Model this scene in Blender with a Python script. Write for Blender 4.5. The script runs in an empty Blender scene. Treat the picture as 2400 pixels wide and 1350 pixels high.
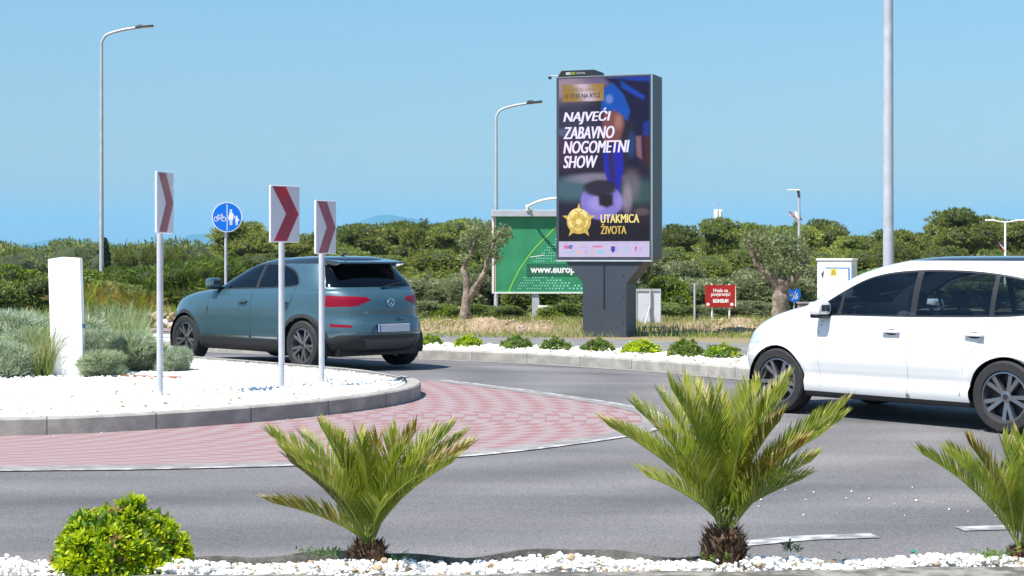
import bpy, bmesh, math, random
import numpy as np
from mathutils import Vector, Matrix
R = math.radians
S = bpy.context.scene
COL = S.collection
F = 4000.0; HY = 597.0; CH = 1.6          # focal length and horizon in source pixels, eye height in metres
# ------------------------------------------------------------------ camera
cd = bpy.data.cameras.new('camera'); cam = bpy.data.objects.new('camera', cd); COL.objects.link(cam)
cam.location = (0, 0, CH); cam.rotation_euler = (R(90), 0, 0)
cd.sensor_width = 36; cd.lens = 36 * F / 2400; cd.shift_y = -78 / 2400
cd.clip_start = 0.1; cd.clip_end = 60000
S.camera = cam
# ------------------------------------------------------------------ sky, sun, exposure
SUN_EL = R(60); SUN_AZ = R(180 + 40)      # direction to the sun: from the left, a little towards the camera
sv = Vector((math.cos(SUN_AZ) * math.cos(SUN_EL), math.sin(SUN_AZ) * math.cos(SUN_EL), math.sin(SUN_EL)))
w = bpy.data.worlds.new('World'); S.world = w; w.use_nodes = True
nt = w.node_tree; bg = nt.nodes['Background']
sky = nt.nodes.new('ShaderNodeTexSky'); sky.sky_type = 'NISHITA'; sky.sun_disc = False
sky.sun_elevation = SUN_EL; sky.sun_rotation = math.atan2(sv.x, sv.y)
sky.air_density = 1.15; sky.dust_density = 0.35; sky.ozone_density = 1.2; sky.altitude = 50
tint = nt.nodes.new('ShaderNodeMix'); tint.data_type = 'RGBA'; tint.blend_type = 'MULTIPLY'; tint.inputs[0].default_value = 1
tint.inputs[7].default_value = (0.64, 0.84, 0.91, 1); nt.links.new(sky.outputs[0], tint.inputs[6]); 
tcw = nt.nodes.new('ShaderNodeTexCoord'); sep = nt.nodes.new('ShaderNodeSeparateXYZ'); nt.links.new(tcw.outputs['Generated'], sep.inputs[0])
rw_ = nt.nodes.new('ShaderNodeValToRGB'); rw_.color_ramp.elements[0].position = 0.0; rw_.color_ramp.elements[0].color = (0.7, 0.56, 0.66, 1); rw_.color_ramp.elements[1].position = 0.2; rw_.color_ramp.elements[1].color = (1, 1, 1, 1)
nt.links.new(sep.outputs[2], rw_.inputs[0]); t2_ = nt.nodes.new('ShaderNodeMix'); t2_.data_type = 'RGBA'; t2_.blend_type = 'MULTIPLY'; t2_.inputs[0].default_value = 1
nt.links.new(tint.outputs[2], t2_.inputs[6]); nt.links.new(rw_.outputs[0], t2_.inputs[7]); nt.links.new(t2_.outputs[2], bg.inputs[0]); bg.inputs[1].default_value = 0.089
sl = bpy.data.lights.new('sun', 'SUN'); so = bpy.data.objects.new('sun', sl); COL.objects.link(so)
sl.energy = 4.6; sl.angle = R(0.5); sl.color = (1, 0.955, 0.88)
so.rotation_euler = sv.to_track_quat('Z', 'Y').to_euler(); so.location = (0, 0, 30)
S.view_settings.view_transform = 'Standard'; S.view_settings.look = 'None'
S.view_settings.exposure = 0.85; S.view_settings.gamma = 1
S.render.engine = 'CYCLES'
S.cycles.max_bounces = 7; S.cycles.transparent_max_bounces = 12; S.cycles.volume_bounces = 1

# ------------------------------------------------------------------ terrain and pixel helpers
def gz(x, y):
    r = math.hypot(x + 5.5, y - 21)
    return -0.02 * min(max(r - 4.5, 0), 4.5)
def WX(px, d): return (px - 1200) * d / F
def WZ(py, d): return CH - (py - HY) * d / F
def G(px, py, up=0.0):
    z = up
    for _ in range(6):
        d = (CH - z) * F / (py - HY); x = WX(px, d); z = gz(x, d) + up
    return Vector((x, d, z))

# ------------------------------------------------------------------ materials
def mk(name, c, rough=0.6, metal=0.0, spec=0.5, var=0.0, vs=8.0, c2=None, bump=0.0, bs=60.0, coat=0, emit=None, es=0, obrand=0.0, c2p=(0.42, 0.62), coords='Object', alpha=None):
    m = bpy.data.materials.new(name); m.use_nodes = True
    n = m.node_tree.nodes; l = m.node_tree.links; p = n['Principled BSDF']
    p.inputs['Base Color'].default_value = (*c, 1); p.inputs['Roughness'].default_value = rough
    p.inputs['Metallic'].default_value = metal; p.inputs['Specular IOR Level'].default_value = spec
    if coat: p.inputs['Coat Weight'].default_value = coat; p.inputs['Coat Roughness'].default_value = 0.04
    if emit: p.inputs['Emission Color'].default_value = (*emit, 1); p.inputs['Emission Strength'].default_value = es
    tc = n.new('ShaderNodeTexCoord'); out = None
    if var or c2:
        nz = n.new('ShaderNodeTexNoise'); nz.inputs['Scale'].default_value = vs; nz.inputs['Detail'].default_value = 6
        l.new(tc.outputs[coords], nz.inputs['Vector'])
        rp = n.new('ShaderNodeValToRGB'); e = rp.color_ramp.elements
        if c2: e[0].position, e[1].position = c2p; a, b = c, c2
        else:
            e[0].position, e[1].position = 0.3, 0.7
            a = tuple(max(0, v * (1 - var)) for v in c); b = tuple(min(1, v * (1 + var)) for v in c)
        e[0].color = (*a, 1); e[1].color = (*b, 1)
        l.new(nz.outputs['Fac'], rp.inputs[0]); out = rp.outputs[0]; l.new(out, p.inputs['Base Color'])
    if obrand:
        oi = n.new('ShaderNodeObjectInfo'); hs = n.new('ShaderNodeHueSaturation')
        mr = n.new('ShaderNodeMapRange'); mr.inputs[3].default_value = 1 - obrand; mr.inputs[4].default_value = 1 + obrand
        l.new(oi.outputs['Random'], mr.inputs[0]); l.new(mr.outputs[0], hs.inputs['Value'])
        if out: l.new(out, hs.inputs['Color'])
        else: hs.inputs['Color'].default_value = (*c, 1)
        l.new(hs.outputs[0], p.inputs['Base Color'])
    if bump:
        nb = n.new('ShaderNodeTexNoise'); nb.inputs['Scale'].default_value = bs; nb.inputs['Detail'].default_value = 5
        l.new(tc.outputs[coords], nb.inputs['Vector'])
        bp = n.new('ShaderNodeBump'); bp.inputs['Strength'].default_value = bump; bp.inputs['Distance'].default_value = 0.01
        l.new(nb.outputs['Fac'], bp.inputs['Height']); l.new(bp.outputs[0], p.inputs['Normal'])
    return m
def leafm(name, c, c2, trans=0.35, vs=3.0, rough=0.5, spec=0.3, obrand=0.0, p0=0.38, p1=0.62):
    m = mk(name, c, rough, spec=spec, c2=c2, vs=vs, obrand=obrand, c2p=(p0, p1))
    n = m.node_tree.nodes; l = m.node_tree.links; p = n['Principled BSDF']
    src = p.inputs['Base Color'].links[0].from_socket
    t = n.new('ShaderNodeBsdfTranslucent'); l.new(src, t.inputs['Color'])
    mx = n.new('ShaderNodeMixShader'); mx.inputs[0].default_value = trans
    l.new(p.outputs[0], mx.inputs[1]); l.new(t.outputs[0], mx.inputs[2])
    l.new(mx.outputs[0], n['Material Output'].inputs['Surface'])
    return m
def asphalt():
    m = mk('asphalt', (0.2, 0.2, 0.21), 0.88, spec=0.25, bump=0.35, bs=140)
    n = m.node_tree.nodes; l = m.node_tree.links; p = n['Principled BSDF']
    tc = n.new('ShaderNodeTexCoord')
    mp = n.new('ShaderNodeMapping'); mp.inputs['Scale'].default_value = (0.22, 0.9, 1); l.new(tc.outputs['Object'], mp.inputs['Vector'])
    a = n.new('ShaderNodeTexNoise'); a.inputs['Scale'].default_value = 1.1; a.inputs['Detail'].default_value = 5; l.new(mp.outputs[0], a.inputs['Vector'])
    r1 = n.new('ShaderNodeValToRGB'); e = r1.color_ramp.elements
    e[0].position = 0.3; e[0].color = (0.112, 0.111, 0.12, 1); e[1].position = 0.72; e[1].color = (0.195, 0.186, 0.188, 1); l.new(a.outputs['Fac'], r1.inputs[0])
    b = n.new('ShaderNodeTexNoise'); b.inputs['Scale'].default_value = 85; b.inputs['Detail'].default_value = 3; l.new(tc.outputs['Object'], b.inputs['Vector'])
    r2 = n.new('ShaderNodeValToRGB'); e = r2.color_ramp.elements
    e[0].position = 0.32; e[0].color = (0.58, 0.58, 0.61, 1); e[1].position = 0.68; e[1].color = (1.36, 1.35, 1.32, 1); l.new(b.outputs['Fac'], r2.inputs[0])
    mx = n.new('ShaderNodeMix'); mx.data_type = 'RGBA'; mx.blend_type = 'MULTIPLY'; mx.inputs[0].default_value = 1
    l.new(r1.outputs[0], mx.inputs[6]); l.new(r2.outputs[0], mx.inputs[7])
    # worn wheel tracks circling the island, broken up by noise
    vs_ = n.new('ShaderNodeVectorMath'); vs_.operation = 'DISTANCE'; l.new(tc.outputs['Object'], vs_.inputs[0]); vs_.inputs[1].default_value = (-6.5, 22.5, 0)
    c_ = n.new('ShaderNodeTexNoise'); c_.inputs['Scale'].default_value = 0.5; c_.inputs['Detail'].default_value = 4; l.new(tc.outputs['Object'], c_.inputs['Vector'])
    def mm(op, a, b=None):
        x = n.new('ShaderNodeMath'); x.operation = op
        for i, v in enumerate((a, b)):
            if v is None: continue
            if isinstance(v, (int, float)): x.inputs[i].default_value = v
            else: l.new(v, x.inputs[i])
        return x.outputs[0]
    w_ = mm('SINE', mm('ADD', mm('MULTIPLY', vs_.outputs['Value'], 3.6), mm('MULTIPLY', c_.outputs['Fac'], 2.5)))
    k_ = mm('ADD', mm('MULTIPLY', mm('MULTIPLY', w_, c_.outputs['Fac']), 0.25), 1.0)
    m2_ = n.new('ShaderNodeVectorMath'); m2_.operation = 'SCALE'; l.new(mx.outputs[2], m2_.inputs[0]); l.new(k_, m2_.inputs['Scale'])
    l.new(m2_.outputs[0], p.inputs['Base Color'])
    return m
def uvnode(n, l):
    u = n.new('ShaderNodeUVMap'); s = n.new('ShaderNodeSeparateXYZ'); l.new(u.outputs[0], s.inputs[0]); return s
def mth(n, l, op, a, b=None):
    x = n.new('ShaderNodeMath'); x.operation = op
    for i, v in enumerate((a, b)):
        if v is None: continue
        if isinstance(v, (int, float)): x.inputs[i].default_value = v
        else: l.new(v, x.inputs[i])
    return x.outputs[0]
def pavers():
    m = mk('red_pavers', (0.4, 0.16, 0.17), 0.85, spec=0.2, bump=0.3, bs=90)
    n = m.node_tree.nodes; l = m.node_tree.links; p = n['Principled BSDF']
    s = uvnode(n, l); u, v = s.outputs[0], s.outputs[1]
    j = mth(n, l, 'FLOOR', mth(n, l, 'DIVIDE', v, 0.14))
    i = mth(n, l, 'FLOOR', mth(n, l, 'ADD', mth(n, l, 'DIVIDE', u, 0.22), mth(n, l, 'MULTIPLY', j, 0.5)))
    fu = mth(n, l, 'FRACT', mth(n, l, 'ADD', mth(n, l, 'DIVIDE', u, 0.22), mth(n, l, 'MULTIPLY', j, 0.5)))
    fv = mth(n, l, 'FRACT', mth(n, l, 'DIVIDE', v, 0.14))
    k = mth(n, l, 'MODULO', mth(n, l, 'ADD', mth(n, l, 'ADD', i, mth(n, l, 'MULTIPLY', j, 1.0)), 3000), 3)
    light = mth(n, l, 'LESS_THAN', k, 1.2)
    cv = n.new('ShaderNodeCombineXYZ'); l.new(i, cv.inputs[0]); l.new(j, cv.inputs[1])
    wn = n.new('ShaderNodeTexWhiteNoise'); wn.noise_dimensions = '2D'; l.new(cv.outputs[0], wn.inputs['Vector'])
    fac = mth(n, l, 'ADD', mth(n, l, 'MULTIPLY', light, 0.72), mth(n, l, 'MULTIPLY', wn.outputs['Value'], 0.26))
    r = n.new('ShaderNodeValToRGB'); e = r.color_ramp.elements
    e[0].position = 0.1; e[0].color = (0.27, 0.145, 0.15, 1); e[1].position = 0.9; e[1].color = (0.295, 0.232, 0.243, 1); l.new(fac, r.inputs[0])
    gap = mth(n, l, 'MAXIMUM', mth(n, l, 'LESS_THAN', fu, 0.04), mth(n, l, 'LESS_THAN', fv, 0.08))
    mx = n.new('ShaderNodeMix'); mx.data_type = 'RGBA'; l.new(mth(n, l, 'MULTIPLY', gap, 0.6), mx.inputs[0])
    l.new(r.outputs[0], mx.inputs[6]); mx.inputs[7].default_value = (0.16, 0.12, 0.12, 1)
    l.new(mx.outputs[2], p.inputs['Base Color'])
    return m
def kerbm():
    m = mk('kerb_concrete', (0.27, 0.26, 0.24), 0.9, c2=(0.38, 0.36, 0.33), vs=5, bump=0.3, bs=70)
    n = m.node_tree.nodes; l = m.node_tree.links; p = n['Principled BSDF']
    src = p.inputs['Base Color'].links[0].from_socket
    s = uvnode(n, l); fu = mth(n, l, 'FRACT', s.outputs[0]); j = mth(n, l, 'LESS_THAN', fu, 0.016)
    mx = n.new('ShaderNodeMix'); mx.data_type = 'RGBA'; l.new(mth(n, l, 'MULTIPLY', j, 0.75), mx.inputs[0])
    l.new(src, mx.inputs[6]); mx.inputs[7].default_value = (0.1, 0.095, 0.085, 1); l.new(mx.outputs[2], p.inputs['Base Color'])
    return m
M = dict(
    asphalt=asphalt(), pavers=pavers(), kerb=kerbm(),
    path=mk('path_asphalt', (0.16, 0.155, 0.155), 0.9, c2=(0.22, 0.21, 0.205), vs=2, bump=0.2),
    line=mk('road_paint', (0.2, 0.2, 0.205), 0.8, c2=(0.48, 0.48, 0.5), vs=7, bump=0.2),
    edge=mk('edge_concrete', (0.2, 0.185, 0.185), 0.9, c2=(0.27, 0.255, 0.25), vs=6, bump=0.2),
    dirt=mk('dry_ground', (0.25, 0.17, 0.1), 0.95, c2=(0.2, 0.2, 0.07), vs=1.6, bump=0.6, bs=12),
    soil=mk('red_soil', (0.28, 0.18, 0.11), 0.95, c2=(0.4, 0.31, 0.2), vs=5, bump=0.8, bs=14),
    gravel=mk('white_gravel_bed', (0.74, 0.72, 0.68), 0.9, c2=(0.88, 0.87, 0.84), vs=28, bump=1.0, bs=45, c2p=(0.3, 0.5)),
    stone=mk('white_pebble', (0.84, 0.83, 0.8), 0.75, c2=(0.9, 0.89, 0.87), vs=9, bump=0.3, bs=50, c2p=(0.33, 0.5)),
    stone2=mk('tan_pebble', (0.36, 0.27, 0.17), 0.8, var=0.3, vs=9, bump=0.3, bs=50),
    galv=mk('galvanised_steel', (0.46, 0.48, 0.53), 0.55, 0.2, var=0.12, vs=6, bump=0.05),
    whitem=mk('white_paint', (0.8, 0.8, 0.79), 0.55, var=0.03, vs=3),
    plaster=mk('white_plaster', (0.86, 0.86, 0.84), 0.8, var=0.03, vs=5, bump=0.15, bs=30),
    signw=mk('sign_white', (0.6, 0.6, 0.67), 0.4, var=0.04, vs=3),  # lavender cast of skylit shade mixed into the white
    signr=mk('sunlit_sign_red', (0.3, 0.02, 0.06), 0.35, c2=(0.5, 0.01, 0.015), vs=4, c2p=(0.48, 0.56)),  # brighter, patchy red stands in for grazing sun on the face
    signrp=mk('shaded_sign_red', (0.27, 0.055, 0.09), 0.4, c2=(0.33, 0.1, 0.1), vs=4),  # maroon copy of the red, with the face's shade put into the colour
    signb=mk('sign_blue', (0.0, 0.17, 0.75), 0.35, spec=0.4),
    dark=mk('dark_steel', (0.05, 0.058, 0.08), 0.45, 0.2, var=0.08, vs=2),
    darkc=mk('column_steel', (0.045, 0.056, 0.074), 0.5, 0.1, var=0.1, vs=2),
    warmside=mk('brown_grey_steel', (0.12, 0.105, 0.1), 0.5, 0.1, var=0.1, vs=2),
    black=mk('black_plastic', (0.012, 0.013, 0.016), 0.5, var=0.2),
    rubber=mk('tyre_rubber', (0.02, 0.02, 0.021), 0.8, var=0.2, vs=20),
    rim=mk('alloy', (0.26, 0.27, 0.3), 0.3, 0.85),
    rimd=mk('dark_alloy', (0.06, 0.06, 0.07), 0.35, 0.7),
    clad=mk('grey_cladding', (0.03, 0.031, 0.034), 0.55, var=0.1, vs=15),
    chrome=mk('chrome', (0.65, 0.66, 0.7), 0.18, 1.0),
    teal=mk('teal_paint', (0.038, 0.095, 0.13), 0.4, 0.25, coat=1.0),
    whitecar=mk('white_car_paint', (0.78, 0.79, 0.8), 0.35, coat=1.0),
    roofb=mk('black_roof_paint', (0.012, 0.018, 0.03), 0.22, coat=1.0),
    redl=mk('red_lens', (0.2, 0.0, 0.015), 0.3, spec=.3),
    lens=mk('clear_lens', (0.55, 0.58, 0.62), 0.12, coat=1.0),
    plate=mk('number_plate', (0.62, 0.64, 0.7), 0.4),
    seat=mk('seat_fabric', (0.035, 0.036, 0.042), 0.8),
    cream=mk('beige_lining', (0.3, 0.27, 0.22), 0.8),
    green=mk('green_print', (0.025, 0.23, 0.105), 0.6, c2=(0.035, 0.28, 0.13), vs=2),
    greenb=mk('dark_green_print', (0.012, 0.125, 0.065), 0.6),
    mint=mk('mint_print', (0.32, 0.72, 0.6), 0.6), lime=mk('lime_print', (0.25, 0.62, 0.05), 0.6),
    white=mk('white_print', (0.82, 0.82, 0.82), 0.6),
    redsign=mk('red_print', (0.36, 0.012, 0.006), 0.5, var=0.1, vs=3),
    yellow=mk('yellow_label', (0.7, 0.55, 0.05), 0.6),
    rust=mk('rusty_steel', (0.2, 0.085, 0.04), 0.9, c2=(0.32, 0.17, 0.09), vs=14, bump=0.4),
    oldkerb=mk('weathered_kerb', (0.09, 0.085, 0.075), 0.9, c2=(0.26, 0.245, 0.225), vs=9, bump=0.6, bs=40),
    membrane=mk('grey_membrane', (0.1, 0.097, 0.09), 0.9, c2=(0.17, 0.16, 0.15), vs=14, bump=0.5),
    bark=mk('olive_bark', (0.15, 0.12, 0.095), 0.95, c2=(0.3, 0.25, 0.2), vs=9, bump=1.0, bs=25),
    bark2=mk('pine_bark', (0.09, 0.065, 0.05), 0.95, var=0.3),
    fibre=mk('brown_palm_fibre', (0.05, 0.026, 0.016), 0.95, c2=(0.13, 0.075, 0.045), vs=30),
    husk=mk('tan_husk', (0.3, 0.17, 0.07), 0.9, var=0.3, vs=20),
    blue=mk('flag_blue', (0.02, 0.04, 0.4), 0.7), flagr=mk('flag_red', (0.55, 0.02, 0.05), 0.7),
    pink=mk('mallow_pink', (0.5, 0.2, 0.5), 0.7), blueclip=mk('blue_plastic', (0.02, 0.16, 0.5), 0.4),
    tealglass=mk('green_bottle_glass', (0.02, 0.25, 0.16), 0.2),
    stonewall=mk('rough_stone', (0.3, 0.25, 0.2), 0.9, c2=(0.5, 0.44, 0.37), vs=6, bump=1, bs=12),
)
# leaves
M['cyc'] = leafm('palm_leaf', (0.18, 0.25, 0.02), (0.37, 0.43, 0.04), 0.55, 5, 0.42, 0.42)
M['cycy'] = leafm('dry_leaf', (0.42, 0.34, 0.09), (0.6, 0.5, 0.2), 0.4, 9, 0.6)
M['cycr'] = mk('palm_rachis', (0.2, 0.24, 0.035), 0.45, var=0.2)
M['cyco'] = leafm('orange_leaf', (0.23, 0.15, 0.02), (0.12, 0.15, 0.015), 0.45, 4)
M['lime1'] = leafm('bright_leaf', (0.36, 0.48, 0.01), (0.56, 0.64, 0.012), 0.45, 5, 0.4, 0.4)
M['lime2'] = leafm('mid_leaf', (0.08, 0.19, 0.012), (0.15, 0.28, 0.02), 0.35, 5, 0.4, 0.4)
M['weed'] = leafm('weed_leaf', (0.07, 0.15, 0.04), (0.12, 0.22, 0.07), 0.3, 10)
M['pine1'] = leafm('pine_needles', (0.19, 0.23, 0.05), (0.37, 0.41, 0.095), 0.4, 1.6, obrand=0.3)
M['pine2'] = leafm('far_needles', (0.14, 0.18, 0.04), (0.31, 0.35, 0.08), 0.38, 0.5, obrand=0.15)
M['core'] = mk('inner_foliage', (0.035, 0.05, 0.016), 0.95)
M['cypress'] = leafm('cypress_leaf', (0.022, 0.05, 0.018), (0.04, 0.075, 0.025), 0.1, 2)
M['olive'] = leafm('olive_leaf', (0.12, 0.17, 0.07), (0.27, 0.31, 0.15), 0.35, 4, obrand=0.1)
M['grey'] = leafm('grey_green_leaf', (0.22, 0.25, 0.12), (0.4, 0.42, 0.23), 0.35, 2.5, obrand=0.15)
M['deep'] = leafm('deep_green_leaf', (0.12, 0.18, 0.035), (0.27, 0.34, 0.07), 0.4, 2.5, obrand=0.12)
M['fresh'] = leafm('fresh_green_leaf', (0.16, 0.24, 0.015), (0.3, 0.38, 0.025), 0.35, 1.5, obrand=0.12)
M['broom'] = leafm('broom_leaf', (0.09, 0.15, 0.018), (0.2, 0.25, 0.035), 0.25, 1.5)
M['sant'] = leafm('silver_leaf', (0.34, 0.42, 0.3), (0.5, 0.57, 0.45), 0.3, 6, obrand=0.1)
M['sant2'] = leafm('olive_silver_leaf', (0.27, 0.34, 0.16), (0.4, 0.47, 0.28), 0.3, 6, obrand=0.1)
M['grass'] = leafm('grass_blade', (0.16, 0.24, 0.05), (0.36, 0.38, 0.16), 0.35, 3)
M['grassd'] = leafm('dry_grass_blade', (0.3, 0.25, 0.11), (0.42, 0.36, 0.17), 0.3, 3)
M['blossom'] = mk('cream_blossom', (0.62, 0.58, 0.35), 0.7)

# ------------------------------------------------------------------ object helpers
def tag(o, label=None, cat=None, group=None, kind=None):
    if label: o['label'] = label
    if cat: o['category'] = cat
    if group: o['group'] = group
    if kind: o['kind'] = kind
    return o
def empty(name, loc, rz=0, label=None, cat=None, group=None):
    o = bpy.data.objects.new(name, None); COL.objects.link(o); o.location = loc; o.rotation_euler = (0, 0, rz)
    o.empty_display_size = 0.2
    return tag(o, label, cat, group)
def copy_tree(o, parent=None):
    c = o.copy(); COL.objects.link(c); c.parent = parent
    for ch in list(o.children): copy_tree(ch, c)
    return c
class MB:
    def __init__(s): s.v = []; s.f = []; s.m = []; s.uv = []
    def add(s, v, f, m=0, T=None):
        b = len(s.v)
        s.v += [tuple(T @ Vector(p)) if T is not None else tuple(p) for p in v]
        s.f += [tuple(b + i for i in q) for q in f]; s.m += [m] * len(f)
        return s
    def box(s, a, b, m=0, T=None, bev=0.0):
        x0, y0, z0 = a; x1, y1, z1 = b
        if bev:
            bm = bmesh.new(); bmesh.ops.create_cube(bm, size=1)
            for v in bm.verts: v.co = Vector(((x0 + x1) / 2 + v.co.x * (x1 - x0), (y0 + y1) / 2 + v.co.y * (y1 - y0), (z0 + z1) / 2 + v.co.z * (z1 - z0)))
            bmesh.ops.bevel(bm, geom=bm.edges[:], offset=bev, segments=2, profile=0.5, affect='EDGES')
            bm.verts.index_update()
            s.add([v.co for v in bm.verts], [[v.index for v in q.verts] for q in bm.faces], m, T); bm.free(); return s
        return s.add([(x0, y0, z0), (x1, y0, z0), (x1, y1, z0), (x0, y1, z0), (x0, y0, z1), (x1, y0, z1), (x1, y1, z1), (x0, y1, z1)],
                     [(3, 2, 1, 0), (4, 5, 6, 7), (0, 1, 5, 4), (1, 2, 6, 5), (2, 3, 7, 6), (3, 0, 4, 7)], m, T)
    def tube(s, pts, rad, n=12, m=0, T=None, cap=True):
        pts = [Vector(p) for p in pts]; rad = rad if isinstance(rad, (list, tuple)) else [rad] * len(pts)
        vs = []; fs = []; up = Vector((0, 0, 1)); prev = None
        for i, p in enumerate(pts):
            t = (pts[min(i + 1, len(pts) - 1)] - pts[max(i - 1, 0)]).normalized()
            a = prev if prev is not None else (up if abs(t.z) < 0.9 else Vector((1, 0, 0)))
            x = (a - t * a.dot(t)).normalized(); y = t.cross(x); prev = x
            for k in range(n):
                q = 2 * math.pi * k / n; vs.append(p + (x * math.cos(q) + y * math.sin(q)) * rad[i])
        for i in range(len(pts) - 1):
            for k in range(n): fs.append((i * n + k, i * n + (k + 1) % n, (i + 1) * n + (k + 1) % n, (i + 1) * n + k))
        if cap: fs.append(tuple(range(n))[::-1]); fs.append(tuple((len(pts) - 1) * n + k for k in range(n)))
        return s.add(vs, fs, m, T)
    def lathe(s, prof, n=32, m=0, T=None, closed=False):      # prof: (radius, z)
        vs = [(r * math.cos(2 * math.pi * k / n), r * math.sin(2 * math.pi * k / n), z) for r, z in prof for k in range(n)]
        L = len(prof); rng = range(L if closed else L - 1)
        fs = [(i * n + k, i * n + (k + 1) % n, ((i + 1) % L) * n + (k + 1) % n, ((i + 1) % L) * n + k) for i in rng for k in range(n)]
        return s.add(vs, fs, m, T)
    def prism(s, poly, y0, y1, m=0, T=None):                   # poly in xz, extruded in y
        n = len(poly); vs = [(x, y0, z) for x, z in poly] + [(x, y1, z) for x, z in poly]
        fs = [tuple(range(n)), tuple(range(2 * n - 1, n - 1, -1))] + [(i, n + i, n + (i + 1) % n, (i + 1) % n) for i in range(n)]
        return s.add(vs, fs, m, T)
    def flat(s, poly, y, m=0, T=None):
        return s.add([(x, y, z) for x, z in poly], [tuple(range(len(poly)))], m, T)
    def build(s, name, mats, parent=None, smooth=False, recalc=True, loc=None):
        me = bpy.data.meshes.new(name); me.from_pydata(s.v, [], s.f)
        for m_ in (mats if isinstance(mats, (list, tuple)) else [mats]): me.materials.append(m_)
        me.polygons.foreach_set('material_index', s.m)
        if recalc:
            bm = bmesh.new(); bm.from_mesh(me); bmesh.ops.recalc_face_normals(bm, faces=bm.faces); bm.to_mesh(me); bm.free()
        if smooth: me.polygons.foreach_set('use_smooth', [True] * len(me.polygons)); shade(me)
        o = bpy.data.objects.new(name, me); COL.objects.link(o); o.parent = parent
        if loc is not None: o.location = loc
        return o
def shade(me, ang=35):
    bm = bmesh.new(); bm.from_mesh(me)
    for e in bm.edges:
        if len(e.link_faces) == 2 and e.calc_face_angle(0) > R(ang): e.smooth = False
    bm.to_mesh(me); bm.free()
def npmesh(name, V, Fs, mats, mi=None, parent=None, smooth=False):
    """V (N,3), Fs (M,k) arrays -> object"""
    me = bpy.data.meshes.new(name); k = Fs.shape[1]
    me.vertices.add(len(V)); me.vertices.foreach_set('co', np.asarray(V, np.float32).ravel())
    me.loops.add(Fs.size); me.loops.foreach_set('vertex_index', np.asarray(Fs, np.int32).ravel())
    me.polygons.add(len(Fs)); me.polygons.foreach_set('loop_start', np.arange(0, Fs.size, k, dtype=np.int32))
    me.polygons.foreach_set('loop_total', np.full(len(Fs), k, np.int32))
    for m_ in mats: me.materials.append(m_)
    if mi is not None: me.polygons.foreach_set('material_index', np.asarray(mi, np.int32))
    if smooth: me.polygons.foreach_set('use_smooth', np.ones(len(Fs), bool))
    me.update(calc_edges=True); me.validate()
    o = bpy.data.objects.new(name, me); COL.objects.link(o); o.parent = parent
    return o
def spline(pts, n=10, closed=False):
    P = [Vector(p) for p in pts]; out = []; L = len(P)
    for i in range(L if closed else L - 1):
        a = P[(i - 1) % L] if (closed or i > 0) else P[i] * 2 - P[i + 1]
        b = P[i]; c = P[(i + 1) % L]
        d = P[(i + 2) % L] if (closed or i + 2 < L) else c * 2 - b
        for k in range(n):
            t = k / n
            out.append(0.5 * ((2 * b) + (c - a) * t + (2 * a - 5 * b + 4 * c - d) * t * t + (3 * b - a - 3 * c + d) * t ** 3))
    if not closed: out.append(P[-1])
    return out
def offset(line, dist, closed=False):
    out = []; L = len(line)
    for i, p in enumerate(line):
        a = line[(i - 1) % L] if closed or i > 0 else line[i]; b = line[(i + 1) % L] if closed or i < L - 1 else line[i]
        t = (b - a).normalized(); out.append(Vector((p.x - t.y * dist, p.y + t.x * dist)))
    return out
def strip(name, A, B, za, zb, m, closed=False, nc=1, label=None, kind='structure', ground=True):
    """sheet between two equal-length polylines, UV in metres"""
    L = len(A); vs = []; uv = []; acc = 0
    for i in range(L + (1 if closed else 0)):
        a = A[i % L]; b = B[i % L]
        if i: acc += (a - A[(i - 1) % L]).length
        wdt = (a - b).length
        for k in range(nc + 1):
            t = k / nc; p = a.lerp(b, t); z = za + (zb - za) * t
            vs.append((p.x, p.y, z + (gz(p.x, p.y) if ground else 0))); uv.append((acc, wdt * t))
    R_ = L if closed else L - 1
    fs = [(i * (nc + 1) + k, (i + 1) * (nc + 1) + k, (i + 1) * (nc + 1) + k + 1, i * (nc + 1) + k + 1) for i in range(R_) for k in range(nc)]
    me = bpy.data.meshes.new(name); me.from_pydata(vs, [], fs); me.materials.append(m)
    ul = me.uv_layers.new(name='UVMap')
    for lp in me.loops: ul.data[lp.index].uv = uv[lp.vertex_index]
    bm = bmesh.new(); bm.from_mesh(me)
    bmesh.ops.recalc_face_normals(bm, faces=bm.faces)
    bm.to_mesh(me); bm.free()
    o = bpy.data.objects.new(name, me); COL.objects.link(o)
    if kind: o['kind'] = kind
    if label: o['label'] = label
    return o
_tc = {}
def heavy(mb, s, x0, x1, z0, z1, y, m, fat, shear=0.0, bold=.0):
    for i, o in enumerate((-1, -.33, .33, 1)): text(mb, s, x0 + fat + o * fat, x1 - fat + o * fat, z0, z1, y - i * .0006, m, bold, shear)
def text(mb, s, x0, x1, z0, z1, y, m=0, bold=0.0, shear=0.0, T=None):
    """lettering fitted into a box in the xz plane, facing -y"""
    key = (s, bold, shear)
    if key not in _tc:
        cu = bpy.data.curves.new('t', 'FONT'); cu.body = s; cu.size = 1; cu.offset = bold; cu.shear = shear; cu.resolution_u = 4; cu.fill_mode = 'FRONT'
        o = bpy.data.objects.new('t', cu); COL.objects.link(o)
        me = bpy.data.meshes.new_from_object(o.evaluated_get(bpy.context.evaluated_depsgraph_get()))
        _tc[key] = ([tuple(v.co) for v in me.vertices], [tuple(p.vertices) for p in me.polygons])
        bpy.data.objects.remove(o); bpy.data.meshes.remove(me); bpy.data.curves.remove(cu)
    v, f = _tc[key]
    xs = [p[0] for p in v]; zs = [p[1] for p in v]; ax, bx, az, bz = min(xs), max(xs), min(zs), max(zs)
    mb.add([(x0 + (p[0] - ax) / (bx - ax) * (x1 - x0), y, z0 + (p[1] - az) / (bz - az) * (z1 - z0)) for p in v], f, m, T)
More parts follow.
